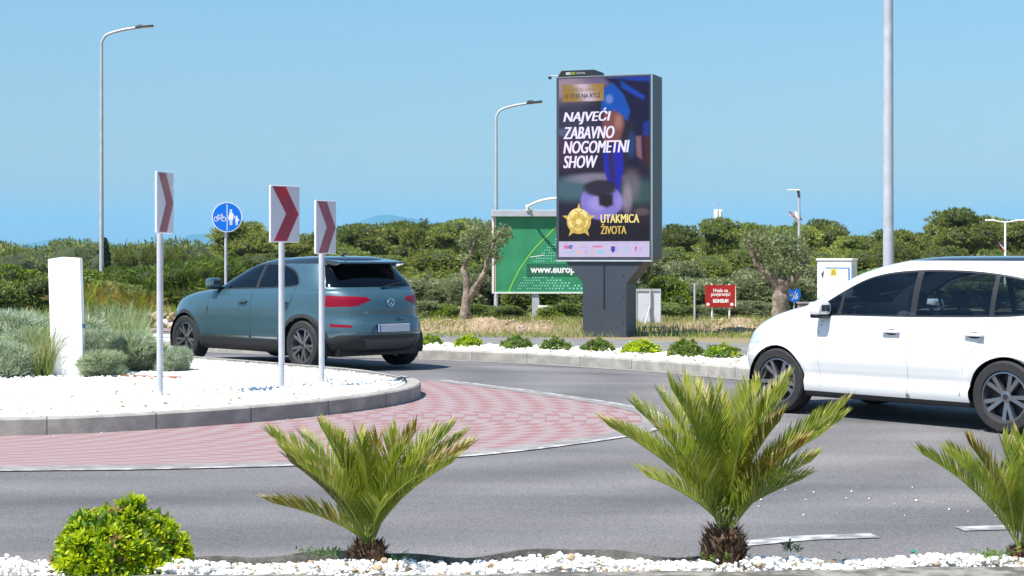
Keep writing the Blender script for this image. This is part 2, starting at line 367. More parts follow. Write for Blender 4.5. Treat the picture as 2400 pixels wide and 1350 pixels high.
def circ(cx, cz, r, n=24, rz=None, a0=0, a1=2 * math.pi):
    rz = rz or r
    return [(cx + r * math.cos(a0 + (a1 - a0) * k / n), cz + rz * math.sin(a0 + (a1 - a0) * k / n)) for k in range(n)]

# ------------------------------------------------------------------ ground, roads, kerbs
def flatgrid(name, xs, ys, zf, m, kind='structure'):
    V = [(x, y, zf(x, y)) for y in ys for x in xs]; nx = len(xs)
    Fq = [(j * nx + i, j * nx + i + 1, (j + 1) * nx + i + 1, (j + 1) * nx + i) for j in range(len(ys) - 1) for i in range(nx - 1)]
    o = npmesh(name, np.array(V), np.array(Fq), [m], smooth=True); o['kind'] = kind; return o
flatgrid('ground', [-30000, -3000, -300, -60, 0, 60, 300, 3000, 30000], [-300, -60, 0, 60, 200, 600, 3000, 30000], lambda x, y: -0.5, M['dirt'])
V2 = Vector
outer = spline([V2(p) for p in [(-60, 40), (-25, 35), (-12, 33.6), (-8.6, 32.6), (-6.6, 30.9), (-4.7, 29.1), (-3, 27.95), (-1, 26.9), (0.6, 25.9), (2, 24.6), (3.1, 23.3), (4.8, 21.3), (7.5, 18.2), (12, 14), (22, 8), (50, 0)]], 8)
near = [Vector((-70 + 140 * i / (len(outer) - 1), -12)) for i in range(len(outer))]
strip('road', outer, near, 0, 0, M['asphalt'], nc=90)
K1 = offset(outer, 0.0); K2 = offset(outer, 0.14)
strip('road_gutter', offset(outer, -0.28), offset(outer, -0.02), 0.005, 0.005, M['edge'])
mbk = None
def kerb(name, line, side, h, wd, m, closed=False):
    a = line; b = offset(line, side * 0.015, closed); c = offset(line, side * wd, closed)
    L = len(a); vs = []; uv = []; acc = 0
    for i in range(L + (1 if closed else 0)):
        j = i % L
        if i: acc += (a[j] - a[(i - 1) % L]).length
        for p, z in ((a[j], -0.03), (a[j], h - 0.015), (b[j], h), (c[j], h), (c[j], -0.03)):
            vs.append((p.x, p.y, z + gz(a[j].x, a[j].y))); uv.append((acc, z))
    fs = [(i * 5 + k, (i + 1) * 5 + k, (i + 1) * 5 + k + 1, i * 5 + k + 1) for i in range(L if closed else L - 1) for k in range(4)]
    me = bpy.data.meshes.new(name); me.from_pydata(vs, [], fs); me.materials.append(m)
    ul = me.uv_layers.new(name='UVMap')
    for lp in me.loops: ul.data[lp.index].uv = uv[lp.vertex_index]
    bm = bmesh.new(); bm.from_mesh(me); bmesh.ops.recalc_face_normals(bm, faces=bm.faces); bm.to_mesh(me); bm.free()
    o = bpy.data.objects.new(name, me); COL.objects.link(o); o['kind'] = 'structure'; return o
kerb('outer_kerb', outer, 1, 0.15, 0.14, M['kerb'])
strip('verge_gravel_base', offset(outer, 0.14), offset(outer, 1.75), 0.13, 0.13, M['gravel'], nc=3)
strip('footpath', offset(outer, 1.75), offset(outer, 5.6), 0.135, 0.12, M['path'], nc=4)
strip('path_edge_line', offset(outer, 2.35), offset(outer, 2.45), 0.142, 0.142, M['line'])
far = [Vector((p.x * 6, p.y + 250 if p.y > 20 else p.y * 3 + 200)) for p in outer]
strip('verge', offset(outer, 5.6), offset(outer, 12), 0.12, 0.1, M['dirt'], nc=6)
strip('back_land', offset(outer, 12), offset(outer, 160), 0.1, -0.1, M['dirt'], nc=8)
# red path and stone edge far left behind the blue car
rl = [Vector(p) for p in [(-14, 36.6), (-10, 36.2), (-7.2, 34.6), (-5.2, 32.8)]]; rl = spline(rl, 5)
strip('red_path', rl, offset(rl, 0.9), 0.15, 0.15, M['pavers'])
# central island
isl = spline([Vector(p) for p in [(-14, 16.2), (-9, 15.0), (-6.5, 14.95), (-4.59, 15.25), (-3.6, 15.6), (-2.47, 16.45), (-1.55, 17.6), (-1.08, 18.8), (-1.15, 20.0), (-1.95, 21.5), (-3.4, 23.1), (-5.1, 24.9), (-7, 27.2), (-10, 29.3), (-16, 31), (-23, 28), (-23, 19)]], 8, True)
kerb('island_kerb', isl, 1, 0.16, 0.17, M['kerb'], True)
apo_pts = [G(-900, 1112), G(-400, 1105), G(0, 1095), G(400, 1090), G(800, 1078), G(1110, 1058), G(1400, 1022), G(1485, 1002), G(1505, 985), G(1480, 966), G(1380, 945), G(1180, 915), G(1000, 893)]
apo = spline([Vector((p.x, p.y)) for p in apo_pts], 10)
def nearest(line, p): return min(line, key=lambda q: (q - p).length)
i0 = min(range(len(isl)), key=lambda i: (isl[i] - Vector((-12, 15.6))).length); i1 = min(range(len(isl)), key=lambda i: (isl[i] - Vector((-1.9, 21.3))).length)
seg = isl[i0:i1 + 1]
def resample(line, n):
    ds = [0]
    for a, b in zip(line, line[1:]): ds.append(ds[-1] + (b - a).length)
    out = []; j = 0
    for k in range(n):
        t = ds[-1] * k / (n - 1)
        while j < len(ds) - 2 and ds[j + 1] < t: j += 1
        out.append(line[j].lerp(line[j + 1], (t - ds[j]) / max(1e-6, ds[j + 1] - ds[j])))
    return out
apo = resample(apo, 120); sg = resample([p for p in seg], 120)
strip('paved_apron', apo, sg, 0.006, 0.006, M['pavers'], nc=10)
strip('apron_edge', apo, offset(apo, -0.2), 0.009, 0.009, M['edge'])
strip('apron_line', offset(apo, -0.2), offset(apo, -0.27), 0.009, 0.009, M['line'])
# island surface
cen = Vector((-10, 22.5)); inner = offset(isl, 0.17, True)
def ih(t, x, y):
    return 0.13 + 0.07 * min(1, t * 5) + 0.02 * math.sin(x * 2.1) * math.cos(y * 1.7) * min(1, t * 4)
V = []; NR = 60; L = len(inner)
rng = np.random.default_rng(5)
for r_ in range(NR + 1):
    t = (r_ / NR) ** 1.5 * 0.97
    for p in inner:
        q = p.lerp(cen, t); V.append((q.x, q.y, gz(p.x, p.y) * (1 - t) + ih(t, q.x, q.y)))
Fq = [(r_ * L + i, r_ * L + (i + 1) % L, (r_ + 1) * L + (i + 1) % L, (r_ + 1) * L + i) for r_ in range(NR) for i in range(L)]
npmesh('island_bed', np.array(V), np.array(Fq), [M['gravel']], smooth=True)['kind'] = 'structure'
cv = V[NR * L:]
strip('edging_strip', offset(isl, 0.165, True), offset(isl, 0.19, True), 0.185, 0.185, M['black'], True)
# road markings
def quadline(name, pts, wd, dz=0.006):
    ln = spline([Vector((p.x, p.y)) for p in pts], 8); strip(name, ln, offset(ln, wd), dz, dz, M['line'])
quadline('road_marking', [G(1715, 1284), G(1790, 1278), G(1900, 1268), G(2065, 1262)], 0.16)
quadline('road_marking', [G(2262, 1246), G(2330, 1244), G(2480, 1240)], 0.16)

# ------------------------------------------------------------------ loose stones
ico = bmesh.new(); bmesh.ops.create_icosphere(ico, subdivisions=1, radius=1); ico.verts.index_update()
IV1 = np.array([v.co[:] for v in ico.verts]); IF1 = np.array([[v.index for v in f.verts] for f in ico.faces]); ico.free()
ico = bmesh.new(); bmesh.ops.create_icosphere(ico, subdivisions=2, radius=1); ico.verts.index_update()
IV2 = np.array([v.co[:] for v in ico.verts]); IF2 = np.array([[v.index for v in f.verts] for f in ico.faces]); ico.free()
def stones(name, pos, size, label, hi=False, m2=0.05, flat=0.7, seed=1):
    r = np.random.default_rng(seed); IV, IF = (IV2, IF2) if hi else (IV1, IF1)
    N = len(pos); nv = len(IV)
    A = r.normal(size=(N, 4)); A /= np.linalg.norm(A, axis=1)[:, None]; q0, q1, q2, q3 = A.T
    Rm = np.stack([1 - 2 * (q2 * q2 + q3 * q3), 2 * (q1 * q2 - q0 * q3), 2 * (q1 * q3 + q0 * q2), 2 * (q1 * q2 + q0 * q3), 1 - 2 * (q1 * q1 + q3 * q3), 2 * (q2 * q3 - q0 * q1), 2 * (q1 * q3 - q0 * q2), 2 * (q2 * q3 + q0 * q1), 1 - 2 * (q1 * q1 + q2 * q2)], 1).reshape(N, 3, 3)
    sc = size[:, None] * r.uniform(0.6, 1.15, (N, 3))
    vv = IV[None] * (1 + r.normal(0, 0.1 if not hi else 0.07, (N, nv, 1))) * sc[:, None, :]
    # facets: clamp along random directions so that pebbles look broken, not round
    for _ in range(3):
        dn = r.normal(size=(N, 3)); dn /= np.linalg.norm(dn, axis=1)[:, None]
        dt = np.einsum('nij,nj->ni', vv, dn); lim = size[:, None] * r.uniform(0.5, 0.8, (N, 1))
        ex = np.clip(dt - lim, 0, None); vv -= ex[:, :, None] * dn[:, None, :]
    vv = np.einsum('nij,nkj->nki', Rm, vv); vv[:, :, 2] *= flat
    vv += pos[:, None, :]
    Fa = (IF[None] + (np.arange(N) * nv)[:, None, None]).reshape(-1, 3)
    mi = np.repeat((r.random(N) < m2).astype(int), len(IF))
    o = npmesh(name, vv.reshape(-1, 3), Fa, [M['stone'], M['stone2']], mi, smooth=hi)
    return tag(o, label, 'gravel', kind=None if name == 'stone_wall' else 'stuff')
rg = np.random.default_rng(11)
BF = lambda x: 7.66 + 0.17 * np.clip((x + 0.4) / 2.4, -0.1, 1.1) + 0.02 * np.sin(x * 4)      # front edge of the near bed
BB = lambda x: 8.16 + 0.04 * np.sin(x * 2.3 + 1) + 0.03 * np.sin(x * 6.1)
# near bed
xs = np.linspace(-4.2, 4.2, 90)
Vb = []; Fb = []
for i, x in enumerate(xs):
    for k in range(9):
        t = k / 8; Vb.append((x, BF(x) + (BB(x) - BF(x)) * t, 0.11 + 0.06 * math.sin(math.pi * min(1, t * 1.5 + .15)) + 0.012 * math.sin(x * 9 + k)))
for i in range(len(xs) - 1):
    for k in range(8): Fb.append((i * 9 + k, (i + 1) * 9 + k, (i + 1) * 9 + k + 1, i * 9 + k + 1))
npmesh('bed', np.array(Vb), np.array(Fb), [M['gravel']], smooth=True)['kind'] = 'structure'
N = 12000; x = rg.uniform(-3.3, 3.3, N); t = rg.random(N); y = BF(x) + (BB(x) - BF(x)) * t
z = 0.12 + 0.055 * np.sin(np.pi * np.minimum(1, t * 1.3 + .2)) + 0.012 * np.sin(x * 7) + rg.uniform(-0.02, 0.025, N)
sz = rg.gamma(3.5, 0.0027, N) + 0.003
stones('pebbles', np.stack([x, y, z], 1), np.clip(sz, .006, .034), 'white pebbles filling the planting bed at the front edge', hi=True, m2=0.09, seed=3)
# near kerb in front of the bed
kv = []; 
for x in xs: kv.append(Vector((float(x), float(BF(x)) - 0.035 + 0.01 * math.sin(x * 11))))
kb = [Vector((p.x, p.y - 0.5)) for p in kv]
strip('bed_kerb', kb, kv, 0.165, 0.172, M['oldkerb'], nc=2, ground=False)
strip('bed_kerb_face', kb, kb, -0.1, 0.155, M['membrane'], ground=False)
# geotextile upstand at the back of the near bed
mb = MB(); xl = np.linspace(-1.75, 1.1, 120)
for i, x in enumerate(xl):
    h = 0.165 + 0.012 * math.sin(x * 5.3) + 0.007 * math.sin(x * 13 + 1)
    yy = BB(x) + 0.02 + 0.015 * math.sin(x * 8)
    for (dy, zz) in ((0, 0.0), (0.012, h), (0.026, h), (0.05, -0.02)): mb.v.append((x, yy + dy, zz))
    if i:
        for k in range(3): mb.f.append(((i - 1) * 4 + k, i * 4 + k, i * 4 + k + 1, (i - 1) * 4 + k + 1)); mb.m.append(0)
tag(mb.build('edging_membrane', [M['membrane']], smooth=True), 'dark wavy membrane edge standing up behind the front pebble bed', 'edging')
# island gravel: scattered where the bed is seen
pv = np.array(inner); 
def in_island(x, y):
    c = False; n = len(inner); j = n - 1
    for i in range(n):
        a = inner[i]; b = inner[j]
        if ((a.y > y) != (b.y > y)) and (x < (b.x - a.x) * (y - a.y) / (b.y - a.y) + a.x): c = not c
        j = i
    return c
def isl_z(x, y):
    p = Vector((x, y)); q = min(inner, key=lambda s: (s - p).length); d = (q - p).length
    return gz(q.x, q.y) * max(0, 1 - d / 4) + 0.13 + 0.07 * min(1, d / 1.4 + 0.0)
P = []
while len(P) < 9000:
    yy = 14.9 + 11 * rg.random() ** 1.5; xx = rg.uniform(-8.5, -1)
    if abs(xx * F / yy) > 1260: continue
    if in_island(xx, yy): P.append((xx, yy, isl_z(xx, yy) + rg.uniform(-0.012, 0.012)))
stones('gravel', np.array(P), np.clip(rg.gamma(5, 0.0026, len(P)) + .006, .008, .032), 'bright white gravel covering the roundabout island', m2=0.03, seed=4)
# verge gravel
P = []
oo = outer
for _ in range(5000):
    i = rg.integers(35, len(oo) - 30); a = oo[i]; b = oo[i + 1]; t = rg.random(); p = a.lerp(b, t); n_ = (b - a).normalized(); dd = rg.uniform(0.18, 1.7)
    P.append((p.x - n_.y * dd, p.y + n_.x * dd, gz(p.x, p.y) + 0.15 + rg.uniform(-.01, .02)))
stones('verge_gravel', np.array(P), np.clip(rg.gamma(5, 0.005, len(P)) + .008, .015, .06), 'white gravel strip along the outer kerb', m2=0.05, seed=5)
# pebbles strayed onto the road
P = []
for _ in range(28):
    g = G(1640 + 700 * rg.random(), 1165 + 20 * rg.normal() + 8, 0.006); P.append(tuple(g))
for _ in range(50):
    i = rg.integers(0, 119); p = sg[i]; P.append((p.x + rg.normal() * .06 + .08, p.y - abs(rg.normal() * .1) - .05, gz(p.x, p.y) + .012))
stones('stray_pebbles', np.array(P), np.clip(rg.gamma(3, 0.0014, len(P)) + .002, .003, .012), 'small white pebbles strayed onto the road', m2=0.1, seed=6)

# dry bits lying on the gravel
r = np.random.default_rng(77); V = []; F_ = []
for i in range(520):
    if i < 300:
        x = r.uniform(-2.6, 2.7); y = BF(x) + (BB(x) - BF(x)) * r.random(); z = .19 + r.uniform(-.01, .01); q = 1
    else:
        while True:
            y = 15 + 9 * r.random(); x = r.uniform(-7, -1.2)
            if in_island(x, y): break
        z = isl_z(x, y) + .022; q = 1.5
    a = r.uniform(0, 6.28); L_ = r.uniform(.008, .03) * q; w_ = r.uniform(.001, .004) * q; c, s_ = math.cos(a), math.sin(a); b = len(V)
    V += [(x - s_ * w_, y + c * w_, z), (x + s_ * w_, y - c * w_, z), (x + c * L_, y + s_ * L_, z + r.uniform(-.004, .012))]; F_.append((b, b + 1, b + 2))
tag(npmesh('dry_litter', np.array(V), np.array(F_), [mk('dry_leaf_bits', (.12, .08, .045), .9, c2=(.3, .22, .12), vs=20)]), 'dry leaf and twig bits lying on the white gravel', 'litter', kind='stuff')
# ------------------------------------------------------------------ foliage helpers
def leafcards(pos, dirs, length, width, r, seg=1):
    """rhombic leaves; pos, dirs (N,3); length, width (N,)"""
    N = len(pos); a = r.normal(size=(N, 3)); s = np.cross(dirs, a); s /= np.linalg.norm(s, axis=1)[:, None] + 1e-9
    L_ = length[:, None]; W_ = width[:, None] / 2
    v = np.stack([pos, pos + dirs * L_ * .45 + s * W_, pos + dirs * L_, pos + dirs * L_ * .45 - s * W_], 1)
    return v.reshape(-1, 3), np.arange(N * 4).reshape(N, 4)
def shell(lobes, n, r, updir=0.35, inner_=0.75, spread=0.5, under=-0.35):
    """points and outward directions on lumpy lobes"""
    P_ = []; D_ = []
    vol = np.array([l[3] * l[4] for l in lobes]); cnt = (n * vol / vol.sum()).astype(int)
    for (cx, cy, cz, rx, rz), c in zip(lobes, cnt):
        d = r.normal(size=(c, 3)); d /= np.linalg.norm(d, axis=1)[:, None]; d = d[d[:, 2] > under + r.normal(0, .15, len(d))]
        lump = 1 + 0.13 * np.sin(d[:, 0] * 7 + cx * 9) * np.cos(d[:, 1] * 6 + cz * 5) + 0.09 * np.sin(d[:, 2] * 11 + cy)
        k = r.uniform(inner_, 1.0, len(d)) ** 0.6 * lump
        p = np.stack([cx + d[:, 0] * rx * k, cy + d[:, 1] * rx * k, cz + d[:, 2] * rz * k], 1)
        o_ = d + r.normal(0, spread, d.shape) + np.array([0, 0, updir]); o_ /= np.linalg.norm(o_, axis=1)[:, None]
        P_.append(p); D_.append(o_)
    return np.concatenate(P_), np.concatenate(D_)
def crown_mesh(name, lobes, n, ll, lw, mats, seed, tuft=3, core=0.72, parent=None, updir=.35, spread=.5, mprob=None, inner_=.75, under=-.35):
    r = np.random.default_rng(seed)
    p, d = shell(lobes, n, r, updir, inner_, spread, under)
    P_ = np.repeat(p, tuft, 0); D_ = np.repeat(d, tuft, 0) + r.normal(0, .45, (len(p) * tuft, 3)); D_ /= np.linalg.norm(D_, axis=1)[:, None]
    Ls = ll * r.uniform(.6, 1.3, len(P_)); Ws = lw * r.uniform(.7, 1.3, len(P_))
    v, f = leafcards(P_, D_, Ls, Ws, r)
    nm = len(mats); mi = np.zeros(len(f), int)
    if mprob: mi = r.choice(len(mprob), len(p), p=mprob).repeat(tuft)[:len(f)]
    ms = list(mats)
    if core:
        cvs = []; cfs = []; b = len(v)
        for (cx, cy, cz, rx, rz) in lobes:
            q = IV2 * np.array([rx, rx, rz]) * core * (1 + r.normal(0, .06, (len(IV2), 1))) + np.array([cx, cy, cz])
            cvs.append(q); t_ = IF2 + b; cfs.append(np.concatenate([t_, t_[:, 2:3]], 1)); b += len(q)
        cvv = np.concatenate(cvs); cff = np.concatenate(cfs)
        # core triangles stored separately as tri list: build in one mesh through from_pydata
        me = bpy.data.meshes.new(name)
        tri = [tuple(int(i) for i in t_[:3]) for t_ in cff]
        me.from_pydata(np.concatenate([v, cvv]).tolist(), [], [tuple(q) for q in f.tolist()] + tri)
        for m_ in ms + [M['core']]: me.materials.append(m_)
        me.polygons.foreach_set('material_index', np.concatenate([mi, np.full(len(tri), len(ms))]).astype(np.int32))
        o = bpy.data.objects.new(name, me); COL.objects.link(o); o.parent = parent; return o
    return npmesh(name, v, f, ms, mi, parent)

# ------------------------------------------------------------------ pines beyond the road
random.seed(4)
def pine_proto(seed):
    r = random.Random(seed); t = empty('pine_tree', (0, 0, -200))
    lobes = []
    for i in range(15):
        a = r.uniform(0, 6.28); k = r.random() ** .6; h = r.uniform(0.42, 0.86)
        rr = (0.42 - 0.22 * max(0, h - .5) / .4) * k
        s = r.uniform(.13, .22) * (1.15 - .4 * h)
        lobes.append((math.cos(a) * rr, math.sin(a) * rr, h, s * 1.25, s * .85))
    lobes.append((0, 0, .5, .27, .22)); lobes.append((0, 0, .3, .36, .22))
    for i in range(7):
        a = r.uniform(0, 6.28); k = r.uniform(0, .3); lobes.append((math.cos(a) * k, math.sin(a) * k, r.uniform(.8, .95) - k * .4, .045, .07))
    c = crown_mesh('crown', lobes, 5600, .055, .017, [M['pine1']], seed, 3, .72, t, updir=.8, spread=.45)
    mb = MB(); mb.tube([(0, 0, 0), (.01, .01, .3), (0, .02, .6)], [.035, .028, .014], 8); 
    for i in range(4):
        a = r.uniform(0, 6.28); mb.tube([(0, 0, .28 + .06 * i), (math.cos(a) * .15, math.sin(a) * .15, .42 + .07 * i), (math.cos(a) * .28, math.sin(a) * .28, .55 + .06 * i)], [.016, .011, .005], 6)
    mb.build('trunk', [M['bark2']], t, True)
    return t
protos = [pine_proto(s) for s in (1, 2, 3, 4)]
pines = [ # px, top y, width px, distance, label
 (562, 534, 150, 112, 'pine right behind the round blue cycle path sign'),
 (655, 552, 140, 118, 'lower pine in the gap between the first pair of chevron posts'),
 (742, 560, 120, 112, 'pine just behind the rightmost chevron sign'),
 (835, 543, 150, 116, 'broad pine above the rear of the blue car'),
 (925, 536, 130, 122, 'pine left of the olive tree with two trunks, farther back'),
 (1005, 528, 140, 118, 'pine with rounded top rising left of the two-trunk olive tree'),
 (1090, 519, 150, 114, 'tall pine directly behind the two-trunk olive tree'),
 (1175, 522, 130, 120, 'pine behind the left end of the green billboard'),
 (1290, 545, 150, 124, 'pine mostly hidden by the green billboard'),
 (1440, 548, 160, 124, 'pine mostly hidden by the tall advertising screen'),
 (1583, 530, 130, 116, 'pine just right of the tall advertising screen'),
 (1690, 518, 130, 118, 'pine under the white antenna mast'),
 (1770, 530, 120, 122, 'pine in the row behind the crown of the stout olive tree'),
 (1860, 530, 140, 114, 'pine behind the street lamp that carries the pink flag'),
 (1925, 524, 110, 120, 'pine above the white electric cabinet'),
 (2010, 548, 120, 116, 'low pine between the electric cabinet and the thick lamp post'),
 (2092, 534, 130, 112, 'pine right behind the thick lamp post'),
 (2165, 536, 110, 120, 'small pine just left of the tallest pine'),
 (2247, 488, 190, 110, 'tallest pine, its pointed crown standing above the white car roof'),
 (2335, 522, 120, 116, 'pine behind the double-headed lamp'),
 (2410, 515, 150, 112, 'pine at the right edge of the photo'),
 (2520, 525, 150, 114, 'pine beyond the right edge, only its side in view'),
]
for i, (px, ty, wp, d, lab) in enumerate(pines):
    t = protos[i] if i < 4 else copy_tree(protos[i % 4])
    ty += random.uniform(-9, 9) - (12 if 520 < px < 1200 else 3); ht = WZ(ty, d) + 0.3; wd = wp * d / F * 1.15
    t.location = (WX(px, d), d, -0.25); t.scale = (wd, wd, ht / 0.99); t.rotation_euler = (0, 0, i * 1.9)
    tag(t, lab, 'tree', 'pine trees beyond the road')
# lower pines and shrubs in front of them
def shrub_proto(name, seed, mats, ll, lw, n=2600, updir=.5, wide=.5, core=.75, tuft=3, mprob=None, nl=9, spread=.5):
    r = random.Random(seed); t = empty(name, (0, 0, -200)); lobes = []
    for i in range(nl):
        a = r.uniform(0, 6.28); k = r.random() ** .5 * wide * .62; h = r.uniform(.25, .72); s = r.uniform(.18, .3)
        lobes.append((math.cos(a) * k, math.sin(a) * k, h, s, s * .95))
    lobes += [(0, 0, .3, .36, .32), (.14, .05, .22, .3, .25), (-.16, -.04, .2, .3, .25)]
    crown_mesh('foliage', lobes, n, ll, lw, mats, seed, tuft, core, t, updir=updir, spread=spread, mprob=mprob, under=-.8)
    mb = MB(); 
    for i in range(4): mb.tube([(r.uniform(-.05, .05), r.uniform(-.05, .05), -.02), (r.uniform(-.2, .2), r.uniform(-.2, .2), .4)], [.02, .008], 6)
    mb.build('stem', [M['bark2']], t, True)
    return t
SP = dict(
    pine=shrub_proto('pine_shrub', 21, [M['pine1']], .06, .018, 4200, .8),
    grey=shrub_proto('grey_shrub', 22, [M['grey'], M['olive']], .085, .02, 4000, .9, mprob=[.6, .4]),
    deep=shrub_proto('leafy_shrub', 23, [M['deep'], M['olive']], .07, .034, 3400, .4, mprob=[.75, .25]),
    fresh=shrub_proto('leafy_shrub', 24, [M['fresh'], M['deep'], M['blossom']], .065, .03, 4200, .4, mprob=[.68, .3, .02]),
    broom=shrub_proto('broom_shrub', 25, [M['broom']], .12, .012, 5200, 1.2, spread=.35),
    sant=shrub_proto('silver_shrub', 26, [M['sant'], M['sant2']], .2, .013, 5200, 1.5, spread=.3, mprob=[.7, .3], core=.6),
    sant2=shrub_proto('silver_shrub', 27, [M['sant2'], M['sant']], .2, .013, 5200, 1.5, spread=.3, mprob=[.7, .3], core=.6),
)
first = set()
def place(kind, px, top, wp, d, label, cat, group, base=None, depth=1.0, z0=None):
    t = SP[kind] if kind not in first else copy_tree(SP[kind]); first.add(kind)
    x = WX(px, d); b = gz(x, d) + 0.05 if z0 is None else z0
    ht = WZ(top, d) - b; wd = wp * d / F
    t.location = (x, d, b); t.scale = (wd, wd * depth, ht / .95); t.rotation_euler = (0, 0, random.uniform(0, 6.28) if depth == 1 else 0)
    tag(t, label, cat, group); return t
gm = 'shrubs growing in front of the pines'
mid = [
 ('pine', 600, 590, 150, 84, 'dark pine shrub above the windscreen of the blue car'),
 ('pine', 790, 592, 170, 82, 'pine shrub between the rightmost chevron sign and the blue car tail'),
 ('pine', 915, 600, 150, 80, 'pine shrub above the blue car tail'),
 ('pine', 1020, 600, 150, 78, 'pine shrub directly left of the two-trunk olive tree'),
 ('deep', 1130, 610, 120, 76, 'shrub between the two-trunk olive tree and the green billboard'),
 ('pine', 1560, 580, 150, 82, 'dark pine shrub right of the tall advertising screen'),
 ('pine', 1650, 600, 150, 78, 'pine shrub above the red sign'),
 ('pine', 1745, 590, 150, 80, 'pine shrub right of the red sign and above it'),
 ('pine', 1840, 600, 150, 82, 'pine shrub hidden behind the stout olive tree trunk'),
 ('pine', 1930, 590, 150, 84, 'pine shrub behind the white electric cabinet'),
 ('pine', 2020, 590, 150, 82, 'pine shrub just left of the thick lamp post'),
 ('pine', 2120, 580, 150, 80, 'pine shrub just right of the thick lamp post'),
 ('pine', 2220, 575, 160, 84, 'pine shrub under the tallest pine'),
 ('pine', 2320, 580, 150, 82, 'pine shrub left of the double-headed lamp'),
 ('pine', 2410, 578, 150, 80, 'pine shrub right of the double-headed lamp'),
]
for k, px, ty, wp, d, lab in mid: place(k, px, ty + random.uniform(-16, 14), wp * random.uniform(.85, 1.3), d, lab, 'shrub', gm)
gh = 'hedge shrubs at the back of the verge'
hed = [
 ('grey', 1020, 648, 110, 50, 'grey-green shrub beside the rear of the blue car'),
 ('grey', 1100, 665, 100, 47, 'grey-green shrub at the foot of the two-trunk olive tree'),
 ('deep', 1150, 662, 110, 48, 'leafy shrub around the foot of the lamp post by the billboard'),
 ('deep', 1215, 662, 110, 47, 'leafy shrub under the left half of the green billboard'),
 ('deep', 1300, 662, 130, 46, 'dense leafy shrub under the middle of the green billboard'),
 ('deep', 1375, 662, 120, 46, 'leafy shrub left of the screen column under the billboard'),
 ('deep', 1455, 662, 120, 46, 'leafy shrub hidden behind the screen column'),
 ('grey', 1520, 625, 110, 52, 'grey-green shrub above the grey panel sign'),
 ('grey', 1600, 630, 120, 54, 'tall grey-green shrub behind the thin lone post'),
 ('fresh', 1580, 668, 130, 44, 'bright green shrub with cream blossom between grey panel and thin post'),
 ('fresh', 1520, 672, 90, 45, 'bright green shrub behind the grey panel sign'),
 ('grey', 1650, 672, 110, 45, 'grey-green shrub just left of the red sign'),
 ('grey', 1700, 655, 130, 48, 'grey-green shrub right behind the red sign'),
 ('grey', 1775, 655, 130, 47, 'grey-green shrub between the red sign and the stout olive tree'),
 ('grey', 1850, 670, 120, 48, 'grey-green shrub right of the stout olive trunk'),
 ('grey', 1915, 655, 110, 50, 'grey-green shrub left of the electric cabinet'),
 ('deep', 2040, 640, 150, 52, 'leafy shrub behind the electric cabinet side'),
 ('deep', 2160, 640, 170, 52, 'leafy shrub seen through the side windows of the white car'),
 ('deep', 2300, 640, 180, 52, 'leafy shrub behind the rear half of the white car'),
 ('grey', 940, 660, 110, 52, 'grey-green shrub hidden behind the blue car tail'),
 ('grey', 840, 660, 130, 52, 'grey-green shrub hidden behind the blue car rear door'),
]
for k, px, ty, wp, d, lab in hed: place(k, px + random.uniform(-12, 12), ty + (random.uniform(-10, 8) if 1130 < px < 1500 else random.uniform(-32, 18)), wp * random.uniform(.85, 1.35), d, lab, 'shrub', gh)
gf = 'small shrubs at the edge of the verge grass'
fil = [
 ('grey', 985, 705, 70, 43, 'small grey-green shrub against the tail of the blue car'),
 ('fresh', 1040, 712, 80, 43, 'small green shrub left of the two-trunk olive foot'),
 ('deep', 1128, 708, 70, 43, 'small dark shrub right of the two-trunk olive foot'),
 ('deep', 1195, 712, 80, 42, 'small dark shrub between the lamp post and the billboard leg'),
 ('fresh', 1290, 715, 70, 42, 'small green shrub right of the billboard leg'),
 ('deep', 1345, 706, 80, 42, 'small dark shrub left of the screen column foot'),
 ('deep', 1505, 716, 70, 41.5, 'small dark shrub at the foot of the grey panel sign'),
 ('deep', 1560, 705, 90, 42, 'dark shrub in the gap between the grey panel and the thin post'),
 ('deep', 1610, 712, 70, 42, 'dark shrub right behind the foot of the thin post'),
 ('grey', 1665, 715, 80, 42, 'small grey shrub under the red sign'),
 ('grey', 1740, 705, 90, 42.5, 'small grey shrub right of the red sign posts'),
 ('grey', 1800, 712, 80, 43.5, 'small grey shrub left of the stout olive foot'),
]
for k, px, ty, wp, d, lab in fil: place(k, px, ty, wp * 1.2, d, lab, 'shrub', gf)
gl = 'shrubs behind the roundabout island on the left'
lft = [
 ('broom', 330, 610, 190, 50, 'dark green broom shrub right of the far left lamp post'),
 ('broom', 425, 598, 190, 48, 'dark green broom shrub between the leftmost chevron post and the blue sign'),
 ('broom', 505, 594, 150, 49, 'dark green broom shrub behind the post of the round blue sign'),
 ('broom', 590, 620, 150, 50, 'broom shrub behind the blue car bonnet'),
 ('fresh', 40, 612, 120, 46, 'yellow-green shrub at the left edge of the photo'),
 ('deep', 100, 632, 130, 44, 'leafy shrub just left of the white pillar'),
 ('deep', 190, 640, 130, 44, 'leafy shrub peeping out right of the white pillar'),
 ('fresh', 215, 625, 110, 50, 'yellow-green shrub between the white pillar and far left lamp post'),
 ('deep', -10, 650, 120, 42, 'leafy shrub cut by the left edge of the photo'),
 ('deep', 275, 645, 120, 47, 'leafy shrub at the foot of the far left lamp post'),
]
for k, px, ty, wp, d, lab in lft: place(k, px, ty + random.uniform(-8, 8), wp * random.uniform(.95, 1.25), d, lab, 'shrub', gl)
